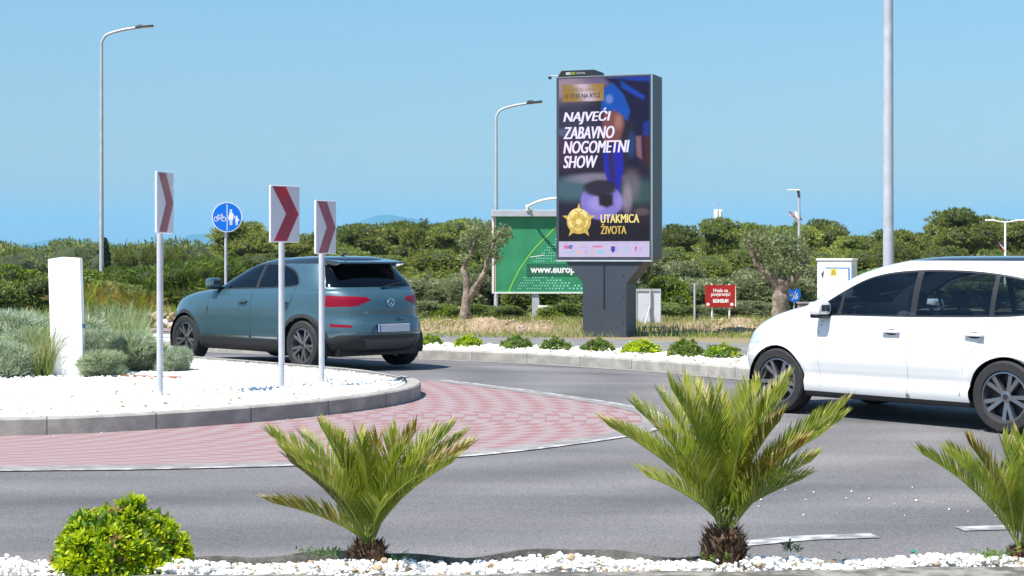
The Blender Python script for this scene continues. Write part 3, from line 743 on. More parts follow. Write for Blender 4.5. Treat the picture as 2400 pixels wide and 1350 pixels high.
# far wood on the left as one mass
r = random.Random(8); lobes = []
for i in range(130):
    d = r.uniform(120, 230); px = r.uniform(-250, 560)
    top = 577 + 8 * math.sin(px / 37) + 4 * math.sin(px / 13) + max(0, 160 - d) * .18
    zt = WZ(top, d); s = r.uniform(1.3, 2.6)
    lobes.append((WX(px, d), d, zt - s * .9, s * 1.25, s))
    lobes.append((WX(px, d) + r.uniform(-1, 1), d - 1, zt - s * 1.8, s * 1.4, s * 1.2))
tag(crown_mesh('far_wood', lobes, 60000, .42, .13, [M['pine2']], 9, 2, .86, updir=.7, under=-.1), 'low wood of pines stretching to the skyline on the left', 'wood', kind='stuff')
r = random.Random(18); lobes = []
for i in range(60):
    d = r.uniform(150, 210); px = r.uniform(520, 2600); s = r.uniform(1.8, 2.8); zt = WZ(563, d)
    lobes.append((WX(px, d), d, zt - s, s * 1.4, s)); lobes.append((WX(px, d), d - 1, zt - s * 2, s * 1.5, s))
tag(crown_mesh('back_wood', lobes, 26000, .45, .14, [M['pine2']], 19, 2, .9, updir=.7, under=-.1), 'solid pine wood closing the gaps behind the single pines', 'wood', kind='stuff')
# cypress beside the left lamp post
t = empty('cypress_tree', (WX(246, 110), 110, -.2), 0, 'slim dark cypress right beside the far left lamp post', 'tree')
ht = WZ(560, 110) + .2
lobes = [(0, 0, ht * k / 12, .34 * math.sin(math.pi * (k / 12) ** .8 * .9 + .25), ht / 11) for k in range(1, 12)]
crown_mesh('crown', lobes, 2600, .16, .07, [M['cypress']], 31, 2, .85, t, updir=1.5)
MB().tube([(0, 0, 0), (0, 0, ht * .4)], [.1, .06], 8).build('trunk', [M['bark2']], t, True)
for px, ty, d, lab in ((290, 577, 108, 'dark rounded tree right of the slim cypress'), (352, 573, 104, 'dark tree just left of the leftmost chevron post'), (408, 573, 104, 'dark tree just right of the leftmost chevron post')):
    t = copy_tree(protos[1]); ht = WZ(ty, d) + .3; t.scale = (1.9, 1.9, ht); t.location = (WX(px, d), d, -.25); tag(t, lab, 'tree', 'dark trees in the wood on the left')

# ------------------------------------------------------------------ olive trees
def olive(name, px, d, trunks, tops, label, seed, leafn):
    x0 = WX(px, d); t = empty(name, (x0, d, gz(x0, d) + .1), 0, label, 'tree'); mb = MB(); r = random.Random(seed)
    for pts, rad in trunks:
        q = spline([(WX(a, d) - x0, dy, WZ(b, d) - t.location.z) for a, b, dy in pts], 5)
        rr = [rad[0] + (rad[1] - rad[0]) * i / (len(q) - 1) for i in range(len(q))]
        rr = [v * (1 + .08 * math.sin(i * 1.3 + seed) + r.uniform(-.09, .09)) for i, v in enumerate(rr)]
        mb.tube(q, rr, 14)
    me = mb.build('trunk', [M['bark']], t, True)
    for v in me.data.vertices:
        v.co.x += .012 * math.sin(v.co.z * 23 + v.co.y * 31); v.co.y += .012 * math.sin(v.co.z * 19 + v.co.x * 37)
    lobes = [(WX(a, d) - x0, dy, WZ(b, d) - t.location.z, s * d / F, s * 1.05 * d / F) for a, b, s, dy in tops]
    crown_mesh('crown', lobes, leafn, .085, .024, [M['olive'], M['grey']], seed, 3, 0, t, updir=.5, spread=.8, inner_=.2, mprob=[.6, .4], under=-1)
olive('olive_tree', 1090, 40, [
    ([(1087, 770, 0), (1091, 720, 0), (1095, 685, 0), (1092, 640, 0)], (.125, .08)),
    ([(1096, 690, 0), (1092, 650, 0), (1086, 630, .05), (1102, 595, .08), (1113, 565, .05), (1114, 548, 0)], (.075, .035)),
    ([(1098, 700, 0), (1112, 675, -.05), (1135, 640, -.1), (1144, 605, -.12), (1160, 570, -.12), (1170, 545, -.1)], (.08, .025)),
    ([(1108, 690, 0), (1122, 672, .05), (1128, 655, .05)], (.05, .035))],
    [(1110, 545, 22, 0), (1130, 540, 20, .1), (1090, 565, 20, .1), (1150, 575, 28, -.1), (1172, 555, 24, -.1), (1185, 545, 18, 0), (1155, 605, 20, -.1), (1088, 600, 12, 0), (1120, 580, 18, .2)],
    'olive tree with two gnarled trunks left of the green billboard', 41, 1150)
olive('olive_tree', 1830, 41, [
    ([(1827, 775, 0), (1829, 720, 0), (1832, 680, 0), (1834, 655, 0)], (.2, .2)),
    ([(1826, 675, 0), (1812, 650, 0), (1785, 630, .05), (1768, 605, .05), (1760, 580, 0), (1756, 562, 0)], (.13, .04)),
    ([(1840, 675, 0), (1862, 650, -.05), (1880, 625, -.05), (1890, 600, 0)], (.13, .045)),
    ([(1834, 670, 0), (1836, 640, .1), (1840, 610, .1)], (.12, .05))],
    [(1760, 565, 26, 0), (1785, 590, 30, .1), (1820, 590, 42, 0), (1860, 585, 38, .1), (1885, 600, 24, 0), (1830, 620, 34, -.15), (1870, 625, 26, -.1), (1790, 560, 24, .1), (1840, 565, 28, .1), (1800, 620, 20, -.1)],
    'stout olive tree with hollow trunk left of the white car bonnet', 42, 2300)

# ------------------------------------------------------------------ street furniture
def lamp(px, base_y, top_y, d, rad, arm, side, label, head_z=None, group='street lamps', z0=None):
    x = WX(px, d); b = gz(x, d) + .08; t = empty('street_lamp', (x, d, b), 0, label, 'street lamp', group)
    H = WZ(top_y, d) - b
    MB().tube([(0, 0, -.1), (0, 0, H * .5), (0, 0, H)], [rad * 1.15, rad, rad * .75], 12).tube([(0, 0, 0), (0, 0, .5)], rad * 1.35, 12).build('pole', [M['galv']], t, True)
    if arm:
        q = spline([(0, 0, H - .02), (side * arm * .12, 0, H + arm * .16), (side * arm * .45, 0, H + arm * .27), (side * arm * .8, 0, H + arm * .33)], 5)
        MB().tube(q, [rad * .7] * len(q), 8).build('arm', [M['galv']], t, True)
        T = Matrix.Translation((side * arm * .8, 0, H + arm * .33)) @ Matrix.Rotation(-side * R(6), 4, 'Y')
        m = MB(); L_ = arm * .42
        m.box((0 if side > 0 else -L_, -.1, -.02), (L_ if side > 0 else 0, .1, .04), 0, T, .015)
        m.box((side * L_ * .25 - .08, -.07, .04), (side * L_ * .25 + .08, .07, .075), 0, T, .01)
        hd = m.build('lamp_head', [M['dark']], t)
        mm = MB(); mm.box((min(side * L_ * .35, side * L_ * .9), -.08, -.032), (max(side * L_ * .35, side * L_ * .9), .08, -.022), 0, T); mm.build('lens', [M['lens']], hd)
    return t, H
lamp(238, 700, 98, 53, .062, 1.32, 1, 'tall street lamp with curved arm at the far left')
lamp(1163, 748, 272, 46, .045, 1.02, 1, 'street lamp with curved arm behind the green billboard')
lamp(2082, 700, -700, 28, .08, 0, 1, 'thick lamp post behind the white car, top out of frame')
# lamp with flags
t, H = lamp(1873, 740, 447, 62, .055, .0, -1, 'slim white lamp post carrying a pink and a white flag')
mb = MB(); mb.box((-.42, -.08, H), (.03, .08, H + .05), 0, None, .01); mb.build('lamp_head', [M['whitem']], t)
MB().tube([(.0, 0, H - .25), (-.03, 0, H)], .05, 8).build('bracket', [M['dark']], t)
def flag(t, x0, z0, x1, z1, wd, mats, name='flag'):
    mb = MB(); n = 10; a = Vector((x0, 0, z0)); b = Vector((x1, 0, z1)); nr = Vector((-(z1 - z0), 0, x1 - x0)).normalized()
    for i in range(n + 1):
        for k in range(7):
            u = i / n; p = a.lerp(b, u) + nr * wd * (k / 6 - .5) * (1 - .25 * u); p.y = .05 * math.sin(u * 7 + k) ; mb.v.append(tuple(p))
    for i in range(n):
        for k in range(6): mb.f.append((i * 7 + k, (i + 1) * 7 + k, (i + 1) * 7 + k + 1, i * 7 + k + 1)); mb.m.append(min(len(mats) - 1, k * len(mats) // 6))
    return mb.build(name, mats, t, True)
zf = WZ(517, 62) - t.location.z
flag(t, 0, zf, -.4, zf + .32, .13, [M['pink'], M['flagr'], M['white']])
flag(t, .0, zf + .1, -.2, zf + .3, .22, [M['white']])
flag(t, .0, zf + .15, .13, zf + .02, .1, [M['blue'], M['white']])
MB().tube([(0, -.03, zf), (-.42, -.03, zf + .34)], .012, 6).build('flagstaff', [M['galv']], t)
# double-headed lamp
d = 70; x = WX(2356, d); t = empty('street_lamp', (x, d, -.05), 0, 'white double-headed lamp at the right with a small flag', 'street lamp', 'street lamps'); H = WZ(520, d) + .05
MB().tube([(0, 0, 0), (0, 0, H)], [.06, .04], 10).build('pole', [M['whitem']], t, True)
for s in (-1, 1):
    MB().tube([(0, 0, H - .02), (s * .3, 0, H + .02), (s * .45, 0, H + .05)], .03, 8).build('arm', [M['whitem']], t, True)
    m = MB(); m.box((min(s * .43, s * .8), -.1, H + .03), (max(s * .43, s * .8), .1, H + .1), 0, None, .02); m.build('lamp_head', [M['whitem']], t)
flag(t, .0, WZ(588, d) + .05, -.27, WZ(570, d) + .1, .11, [M['blue'], M['white'], M['flagr']])

# antenna mast over the trees
d = 150; x = WX(1683, d); t = empty('antenna_mast', (x, d, -.2), 0, 'white antenna mast rising above the pines', 'antenna'); 
MB().tube([(0, 0, 0), (0, 0, WZ(478, d))], [.12, .05], 8).build('mast', [M['galv']], t)
for i in range(6):
    a = i * 1.05; c = (math.cos(a) * .28, math.sin(a) * .28)
    m = MB(); m.box((c[0] - .09, c[1] - .09, WZ(512, d) + .2), (c[0] + .09, c[1] + .09, WZ(491, d) + .2), 0, None, .02); m.build('antenna_panel', [M['whitem']], t)
MB().tube([(0, 0, WZ(480, d)), (0, 0, WZ(474, d) + .2)], .03, 6).build('lightning_rod', [M['pink']], t)

# chevron signs
def chevron(px, by, top, sh, rot, label, red, wd=.4, tilt=0):
    g = G(px, by, .17); d = g.y; t = empty('chevron_sign', g, 0, label, 'road sign', 'red and white chevron signs on the island')
    H = WZ(top, d) - g.z; hh = sh * d / F; lean = R(tilt)
    MB().tube([(0, 0, -.1), (0, 0, H - hh * .55)], .033, 16).tube([(0, 0, H - hh * .55), (0, 0, H - .03)], .03, 16).build('pole', [M['galv']], t, True)
    T = Matrix.Translation((-.0, -.0, H - hh)) @ Matrix.Rotation(rot, 4, 'Z') @ Matrix.Translation((0, -.045, 0))
    p = MB(); p.box((-wd / 2, -.018, 0), (wd / 2, .012, hh), 0, T, .008)
    pl = p.build('sign_plate', [M['signw']], t)
    c = MB(); P_ = [(.04, .99), (.52, .99), (.975, .5), (.56, .01), (.1, .01), (.53, .5)]
    P_ = [((a - .5) * wd * .96, b * hh * .975 + hh * .0125) for a, b in P_]
    c.add([(a, -.0205, b) for a, b in P_], [(0, 1, 2, 5), (5, 2, 3, 4)], 0, T)
    # paint outline
    ch = c.build('chevron', [red], pl)
    b = MB(); 
    for zz in (.2, .75): b.box((-.05, .01, hh * zz), (.05, .045, hh * zz + .035), 0, T, .003)
    b.build('clamp', [M['galv']], t)
    return t, T, hh
t1, T1, h1 = chevron(375, 925, 403, 144, R(77), 'leftmost chevron sign, most side-on, red darkened for shade', M['signrp'])
MB().tube([(.13, -.022, h1 * .78), (.13, -.03, h1 * .78)], .012, 10, 0, T1).build('bolt', [M['whitem']], t1)
t2, T2, h2 = chevron(660, 906, 435, 133, R(46), 'middle and widest looking chevron sign, patchy bright red painted as partly sunlit', M['signr'])
chevron(754, 893, 470, 125, R(62), 'rightmost and lowest of the three chevron signs', M['signrp'])
# round blue sign
d = 36; x = WX(532, d); b = gz(x, d) + .1; t = empty('cycle_path_sign', (x, d, b), 0, 'round blue sign with bicycle and walking pair on a thin post', 'road sign')
zc = WZ(509, d) - b; r_ = .305
MB().tube([(-.03, .03, -.1), (-.03, .03, zc + .1)], .03, 12).build('pole', [M['galv']], t, True)
T = Matrix.Translation((0, 0, zc)) @ Matrix.Rotation(R(14), 4, 'Z')
TD = T @ Matrix.Rotation(R(90), 4, 'X')
disc = MB().lathe([(0, -.012), (r_ + .008, -.012), (r_ + .012, 0), (r_ + .012, .025), (0, .025)], 40, 0, TD).build('sign_plate', [M['whitem']], t, True)
f = MB(); f.flat(circ(0, 0, r_ - .006, 40), -.0265, 0, T)
def bar(mb, a, b_, w_, y, m, T):
    a = Vector(a); b_ = Vector(b_); n = (b_ - a).normalized(); n = Vector((-n.y, n.x)) * w_ / 2
    mb.add([(a.x + n.x, y, a.y + n.y), (b_.x + n.x, y, b_.y + n.y), (b_.x - n.x, y, b_.y - n.y), (a.x - n.x, y, a.y - n.y)], [(0, 1, 2, 3)], m, T)
def ring(mb, cx, cz, ra, rb, y, m, T, n=20):
    o_ = circ(cx, cz, ra, n); i_ = circ(cx, cz, rb, n)
    mb.add([(a, y, c) for a, c in o_ + i_], [(k, (k + 1) % n, n + (k + 1) % n, n + k) for k in range(n)], m, T)
Y = -.029
bar(f, (0, -.28), (0, .27), .016, Y, 1, T)
for cx in (-.225, -.075): ring(f, cx, -.04, .052, .038, Y, 1, T)
for a, b_ in (((-.225, -.04), (-.185, .04)), ((-.185, .035), (-.1, .035)), ((-.14, -.04), (-.185, .035)), ((-.14, -.04), (-.1, .035)), ((-.075, -.04), (-.11, .06)), ((-.225, -.04), (-.14, -.04)), ((-.13, .062), (-.09, .062)), ((-.2, .05), (-.17, .05))): bar(f, a, b_, .012, Y, 1, T)
f.flat(circ(.08, .14, .026, 14), Y, 1, T); f.flat([(.055, .11), (.105, .11), (.135, -.02), (.12, -.06), (.035, -.06), (.02, -.02)], Y, 1, T)
f.flat([(.05, -.06), (.075, -.06), (.075, -.17), (.055, -.17)], Y, 1, T); f.flat([(.085, -.06), (.11, -.06), (.108, -.17), (.088, -.17)], Y, 1, T)
bar(f, (.11, .08), (.165, -.02), .022, Y, 1, T)
f.flat(circ(.2, .01, .022, 12), Y, 1, T); f.flat([(.175, -.015), (.225, -.015), (.232, -.09), (.17, -.09)], Y, 1, T)
f.flat([(.175, -.09), (.197, -.09), (.195, -.17), (.178, -.17)], Y, 1, T); f.flat([(.203, -.09), (.225, -.09), (.222, -.17), (.206, -.17)], Y, 1, T)
bar(f, (.225, -.03), (.255, -.075), .018, Y, 1, T)
f.build('sign_face', [M['signb'], M['white']], disc, recalc=False)

# white pillar on the island
g = G(162, 880, .19); t = empty('white_pillar', g, 0, 'white plastered square pillar standing in the gravel', 'pillar')
hp = WZ(606, g.y) - g.z; T = Matrix.Rotation(R(9), 4, 'Z') @ Matrix.Rotation(-R(1.8), 4, 'Y')
m = MB(); w_ = .18
m.box((-w_, -.16, -.1), (w_, .16, hp), 0, T, .006)
m.add([(-w_ + .002, -.158, hp + .0), (w_ - .002, -.158, hp + .0), (w_ - .002, .158, hp), (-w_ + .002, .158, hp), (-.02, 0, hp + .02)], [(0, 1, 4), (1, 2, 4), (2, 3, 4), (3, 0, 4)], 0, T)
m.build('shaft', [M['plaster']], t)
m = MB(); m.box((w_ + .001, -.12, .55), (w_ + .03, -.08, .6), 0, T, .005); m.build('blue_clip', [M['blueclip']], t)
m = MB(); m.tube([(-w_ * .82, -.1605, .27), (-w_ * .82, -.175, .27)], .01, 8, 0, T); m.build('bolt', [M['dark']], t)
g = G(350, 884, .2)
m = MB(); m.box((-.42, -.015, -.03), (.42, .015, .02), 0, Matrix.Rotation(-R(22), 4, 'Z')); tag(m.build('edging_plate', [M['rust']], loc=g), 'rusty metal edging strip lying in the white gravel', 'edging')

# ------------------------------------------------------------------ tall advertising screen
g = G(1428, 790, .1); d = g.y; SC = d / F; rot = -R(20)
tt = empty('advertising_screen', g, rot, 'tall dark grey advertising screen with a football show poster lit up', 'billboard')
W_ = 218 * SC / math.cos(R(20)); zb = WZ(609, d) - g.z; zt = WZ(181, d) - g.z; dp = .74
hw = W_ / 2
m = MB(); m.box((-hw, -dp / 2, zb), (hw, dp / 2, zt), 0, None, .012)
cab = m.build('cabinet', [M['dark']], tt)
m = MB(); m.box((-hw + .0, -dp / 2 - .012, zb - .03), (hw, -dp / 2 + .05, zb - .002), 0); m.build('bottom_rail', [M['galv']], tt)
m = MB(); m.box((hw - .02, -dp / 2 - .006, zb + .01), (hw + .004, -dp / 2 + .02, zt - .01), 0); m.build('edge_strip', [M['chrome']], tt)
xl_, xr_ = -hw * .45, hw * .46
m = MB(); zc_ = zb - .45
prof = [(xl_, -.1), (xr_, -.1), (xr_, zc_ + .0), (hw * .82, zb - .03), (-hw * .8, zb - .03), (xl_, zc_)]
m.prism(prof, -dp / 2 + .03, dp / 2 - .03, 0)
m.build('column', [M['darkc']], tt)
m = MB(); m.box((-.012, -dp / 2 + .018, .55), (.012, -dp / 2 + .03, zc_ + .35), 0); m.build('cable_duct', [M['black']], tt)
for zz in (.3, .8, 1.2): MB().tube([(xr_ - .06, -dp / 2 + .03, zz), (xr_ - .06, -dp / 2 + .02, zz)], .012, 6).build('rivet', [M['black']], tt)
m = MB(); hx0, hx1 = -hw * .98, -hw * .15
m.prism([(hx0, zt + .002), (hx1, zt + .002), (hx1 - .06, zt + .12), (hx0 + .08, zt + .12)], -dp / 2 + .02, dp / 2 - .1, 0)
hs_ = m.build('sensor_housing', [M['black']], tt)
m = MB(); yy = -dp / 2 + .017
text(m, 'GO', hx0 + .17, hx0 + .27, zt + .04, zt + .085, yy, 0, .03)
m.flat([(hx0 + .285, zt + .035), (hx0 + .355, zt + .035), (hx0 + .355, zt + .09), (hx0 + .285, zt + .09)], yy, 1)
text(m, 'DIGITAL', hx0 + .375, hx0 + .57, zt + .045, zt + .08, yy, 2, .01)
m.build('maker_sign', [M['white'], M['fresh'], M['galv']], hs_, recalc=False)
m = MB(); m.tube([(-hw, 0, zt + .0), (-hw, 0, zt + .06), (-hw - .24, -.05, zt + .06)], .01, 6); arm = m.build('camera_arm', [M['galv']], tt)
m = MB(); m.box((-hw - .26, -.09, zt - .0), (-hw - .21, -.02, zt + .05), 0, None, .006); m.build('camera', [M['black']], arm)
# the lit picture, painted per vertex
sx0, sx1, sz0, sz1 = -hw + .055, hw - .05, zb + .055, zt - .045
NX, NZ = 130, 270
uu, vv = np.meshgrid(np.linspace(0, 1, NX), np.linspace(0, 1, NZ))          # v: 0 top, 1 bottom
AS = (sz1 - sz0) / (sx1 - sx0)
def sm(a, lo, hi): t = np.clip((a - lo) / (hi - lo), 0, 1); return t * t * (3 - 2 * t)
img = np.zeros((NZ, NX, 3)); img[:] = (.035, .028, .06)
def blend(mask, c):
    global img
    img = img * (1 - mask[..., None]) + np.array(c) * mask[..., None]
def blob(cx, cy, rx, ry, soft=.6, ang=0):
    x = uu - cx; y = (vv - cy); ca, sa = math.cos(ang), math.sin(ang)
    X = (x * ca + y * AS * sa); Y_ = (-x * sa + y * AS * ca)
    q = np.sqrt((X / rx) ** 2 + (Y_ / (ry * AS)) ** 2); return 1 - sm(q, 1 - soft, 1 + soft * .4)
def poly(pts, soft=.012):
    d_ = np.full(uu.shape, 9.0); ins = np.zeros(uu.shape, bool); n = len(pts)
    for i in range(n):
        (ax, ay), (bx, by) = pts[i], pts[(i + 1) % n]; ex, ey = bx - ax, (by - ay) * AS
        px, py = uu - ax, (vv - ay) * AS; t = np.clip((px * ex + py * ey) / (ex * ex + ey * ey + 1e-9), 0, 1)
        d_ = np.minimum(d_, np.hypot(px - ex * t, py - ey * t))
        c = ((ay > vv) != (by > vv)) & (uu < (bx - ax) * (vv - ay) / ((by - ay) if by != ay else 1e-9) + ax); ins ^= c
    sd = np.where(ins, -d_, d_); return 1 - sm(sd, -soft, soft)
blend(blob(.1, .02, .45, .14), (.42, .32, .4)); blend(blob(.5, .0, .3, .05), (.22, .18, .32))
blend(blob(.15, .3, .35, .2), (.07, .07, .13)); blend(blob(0, .42, .3, .1), (.1, .05, .11))
blend(blob(.15, .62, .4, .08), (.11, .2, .25)); blend(blob(.9, .64, .3, .09), (.07, .14, .15)); blend(blob(.4, .56, .35, .035) * .8, (.35, .33, .45))
blend(blob(.05, .3, .2, .025) * .6, (.2, .25, .42))
blend(poly([(.5, .0), (1, 0), (1, .48), (.9, .42), (.84, .3), (.78, .2), (.72, .1)], .03), (.008, .012, .08))
blend(poly([(.6, .0), (1, .0), (1, .03), (.8, .02)], .02), (.01, .08, .5)); blend(poly([(.68, .02), (.95, .11), (.93, .13), (.7, .06)], .02), (.01, .1, .55))
blend(poly([(.5, .06), (.6, .03), (.72, .1), (.79, .19), (.76, .245), (.62, .19), (.5, .19), (.46, .2)], .015), (.0, .13, .55)); blend(blob(.56, .12, .05, .03) * .7, (.3, .4, .75))
blend(poly([(.5, .195), (.62, .185), (.72, .22), (.73, .27), (.69, .33), (.68, .36), (.5, .36), (.48, .28)], .02), (.28, .12, .12)); blend(blob(.66, .25, .05, .05) * .8, (.5, .27, .23))
blend(poly([(.85, .33), (.91, .33), (.92, .46), (.86, .44)], .015), (.32, .18, .22)); blend(poly([(.93, .3), (1, .3), (1, .5), (.95, .48)], .02), (.12, .03, .03)); blend(poly([(.93, .26), (1, .24), (1, .33), (.94, .33)], .02), (.01, .06, .4))
blend(poly([(.76, .46), (.86, .44), (.88, .5), (.78, .53)], .02), (.015, .015, .06)); blend(blob(.8, .38, .05, .08) * .7, (.02, .12, .35))
blend(blob(.8, .6, .12, .1) * .55, (.32, .26, .32)); blend(blob(.76, .68, .06, .1) * .8, (.42, .35, .44)); blend(blob(.92, .75, .1, .025) * .7, (.32, .25, .3))
blend(poly([(.49, .38), (.7, .37), (.72, .5), (.68, .62), (.68, .7), (.6, .72), (.55, .6), (.5, .5)], .015), (.03, .035, .5)); blend(poly([(.55, .38), (.6, .38), (.62, .6), (.57, .55)], .025), (.06, .03, .1))
blend(blob(.47, .69, .235, .105, .08), (.32, .28, .72)); blend(blob(.43, .7, .12, .05) * .8, (.5, .42, .85)); blend(blob(.46, .615, .2, .05, .3) * .95, (.04, .03, .045)); blend(poly([(.44, .65), (.6, .65), (.6, .71), (.53, .725), (.45, .71)], .02), (.03, .025, .04))
blend(blob(.68, .7, .06, .05) * .6, (.45, .38, .8))
blend(sm(vv, .78, .84) * .9, (.022, .018, .03)); blend(sm(uu, .55, .95) * sm(vv, .68, .76) * (1 - sm(vv, .8, .85)) * .4, (.06, .03, .02))
blend(blob(.4, .79, .08, .012, .6) * .0, (.3, .25, .6))
blend((vv > .912).astype(float), (.62, .55, .8))
blend(((uu > .045) & (uu < .5) & (vv > .03) & (vv < .128)).astype(float), (.42, .28, .07)); gm_ = ((uu > .045) & (uu < .5) & (vv > .03) & (vv < .128)) * np.exp(-((uu - .3 - (vv - .08)) / .09) ** 2); blend(gm_, (.72, .6, .72))
img = np.where((vv > .912)[..., None], img, np.clip(img, 0, 1) ** 1.22 * .95); noise = np.random.default_rng(2).normal(0, 1, (NZ, NX, 1)); img = np.clip(img * (1 + .04 * noise), 0, 1)
Vs = np.stack([sx0 + uu * (sx1 - sx0), np.full(uu.shape, -dp / 2 - .004), sz1 - vv * (sz1 - sz0)], -1).reshape(-1, 3)
idx = np.arange(NX * NZ).reshape(NZ, NX)
Fs = np.stack([idx[1:, :-1], idx[1:, 1:], idx[:-1, 1:], idx[:-1, :-1]], -1).reshape(-1, 4)
sm_ = mk('led_picture', (.008, .008, .01), .5, spec=.12); n = sm_.node_tree.nodes; l = sm_.node_tree.links
at = n.new('ShaderNodeAttribute'); at.attribute_name = 'picture'; l.new(at.outputs['Color'], n['Principled BSDF'].inputs['Emission Color']); n['Principled BSDF'].inputs['Emission Strength'].default_value = .55
scr = npmesh('screen', Vs, Fs, [sm_], parent=tt)
ca = scr.data.color_attributes.new('picture', 'FLOAT_COLOR', 'POINT')
ca.data.foreach_set('color', np.concatenate([img, np.ones((NZ, NX, 1))], -1).astype(np.float32).ravel())
def em(name, c, s=.55): return mk(name, tuple(v * .1 for v in c), .5, emit=c, es=s)
E = dict(w=em('lit_white', (.82, .75, .98)), g=em('lit_gold', (.62, .42, .08)), g2=em('lit_pale_gold', (.85, .7, .25)), b=em('lit_brown', (.2, .12, .04)), k=em('lit_dark', (.03, .025, .04)), n=em('lit_navy', (.04, .05, .35)), r=em('lit_red', (.7, .03, .2)), c=em('lit_cyan', (.2, .55, .8)), o=em('lit_orange', (.75, .4, .2)), v=em('lit_violet', (.4, .32, .7)), dg=em('lit_deep_gold', (.32, .2, .03)))
EL = list(E.keys()); EM = [E[k] for k in EL]
art = MB()
def U(u): return sx0 + u * (sx1 - sx0)
def Vv(v): return sz1 - v * (sz1 - sz0)
ya = -dp / 2 - .008
def tx(s, u0, v0, u1, v1, k, bold=.0, shear=0.0, dy=0): heavy(art, s, U(u0), U(u1), Vv(v1), Vv(v0), ya - dy, EL.index(k), .009 if shear else .006, shear, 0.0) if (shear or k in ('g', 'g2')) else text(art, s, U(u0), U(u1), Vv(v1), Vv(v0), ya - dy, EL.index(k), bold, shear)
def rect(u0, v0, u1, v1, k, dy=0): art.flat([(U(u0), Vv(v1)), (U(u1), Vv(v1)), (U(u1), Vv(v0)), (U(u0), Vv(v0))], ya - dy, EL.index(k))
def ell(u, v, r, k, dy=0, n_=28): art.flat(circ(U(u), Vv(v), r, n_), ya - dy, EL.index(k))
tx('SVAKOG DANA', .13, .052, .4, .072, 'b', .01); tx('U 17:35 NA RTL2', .07, .085, .46, .11, 'k', .03)
tx('NAJVE\u0106I', .05, .168, .58, .257, 'w', .055, .22); tx('ZABAVNO', .05, .27, .62, .338, 'w', .055, .22)
tx('NOGOMETNI', .05, .35, .785, .419, 'w', .036, .22); tx('SHOW', .05, .432, .435, .501, 'w', .055, .22)
tx('UTAKMICA', .465, .762, .89, .81, 'g2', .01); tx('\u017dIVOTA', .465, .815, .75, .872, 'g', .02)
# generic golden ball emblem
cu_, cv_ = .225, .8; RB = .135 * (sx1 - sx0)
def star(r1, r2, k, dy, n_=5):
    P_ = [(U(cu_) + (r1 if i % 2 == 0 else r2) * math.sin(math.pi * i / n_), Vv(cv_) + (r1 if i % 2 == 0 else r2) * math.cos(math.pi * i / n_)) for i in range(2 * n_)]
    for i in range(2 * n_): art.add([(U(cu_), ya - dy, Vv(cv_)), (*P_[i][:1], ya - dy, P_[i][1]), (P_[(i + 1) % (2 * n_)][0], ya - dy, P_[(i + 1) % (2 * n_)][1])], [(0, 1, 2)], EL.index(k))
star(RB * 1.45, RB * .58, 'g', .001)
ell(cu_, cv_, RB, 'g', .003); ell(cu_ - .01, cv_ - .012, RB * .86, 'g2', .004); ell(cu_, cv_, RB * .62, 'g', .005); ell(cu_, cv_ + .002, RB * .27, 'g2', .007, 5)
for i in range(5):
    a = math.pi / 2 + i * 2 * math.pi / 5; c = Vector((U(cu_), Vv(cv_))); p0 = c + Vector((math.cos(a), math.sin(a))) * RB * .27; p1 = c + Vector((math.cos(a), math.sin(a))) * RB * .66
    q0 = c + Vector((math.cos(a + .35), math.sin(a + .35))) * RB * .95; q1 = c + Vector((math.cos(a - .35), math.sin(a - .35))) * RB * .95
    for A_, B_ in ((p0, p1), (p1, q0), (p1, q1)):
        nn = (B_ - A_).normalized(); nn = Vector((-nn.y, nn.x)) * .006
        art.add([(A_.x + nn.x, ya - .009, A_.y + nn.y), (B_.x + nn.x, ya - .009, B_.y + nn.y), (B_.x - nn.x, ya - .009, B_.y - nn.y), (A_.x - nn.x, ya - .009, A_.y - nn.y)], [(0, 1, 2, 3)], EL.index('dg'))
# sponsor strip
tx('N', .06, .933, .095, .955, 'r', .05); tx('HEP', .098, .933, .155, .955, 'n', .05); rect(.06, .92, .1, .925, 'v')
tx('PSI INO', .06, .968, .175, .98, 'c', .03); tx('pdd', .2, .967, .26, .985, 'o', .03); rect(.2, .937, .255, .941, 'o'); rect(.24, .945, .32, .948, 'v')
rect(.29, .965, .33, .97, 'v'); rect(.285, .975, .33, .979, 'v'); tx('SuperSport', .375, .933, .49, .95, 'r', .03); ell(.38, .966, .016, 'o'); rect(.36, .978, .4, .984, 'o'); rect(.43, .965, .49, .98, 'c', 0)
for u in (.58, .72, .83): rect(u, .92, u + .085 if u < .7 else u + .06, .925, 'v')
art.flat([(U(.58), Vv(.94)), (U(.625), Vv(.94)), (U(.625), Vv(.965)), (U(.602), Vv(.978)), (U(.58), Vv(.965))], ya, EL.index('n'))
for v_ in (.942, .952, .962): rect(.63, v_, .665, v_ + .004, 'v')
ring(art, U(.745), Vv(.957), .036, .024, ya, EL.index('c'), None); art.flat([(U(.84), Vv(.942)), (U(.865), Vv(.942)), (U(.853), Vv(.978))], ya, EL.index('r'))
for v_ in (.945, .955, .965): rect(.88, v_, .925, v_ + .004, 'v')
art.build('poster_lettering', EM, scr, recalc=False)

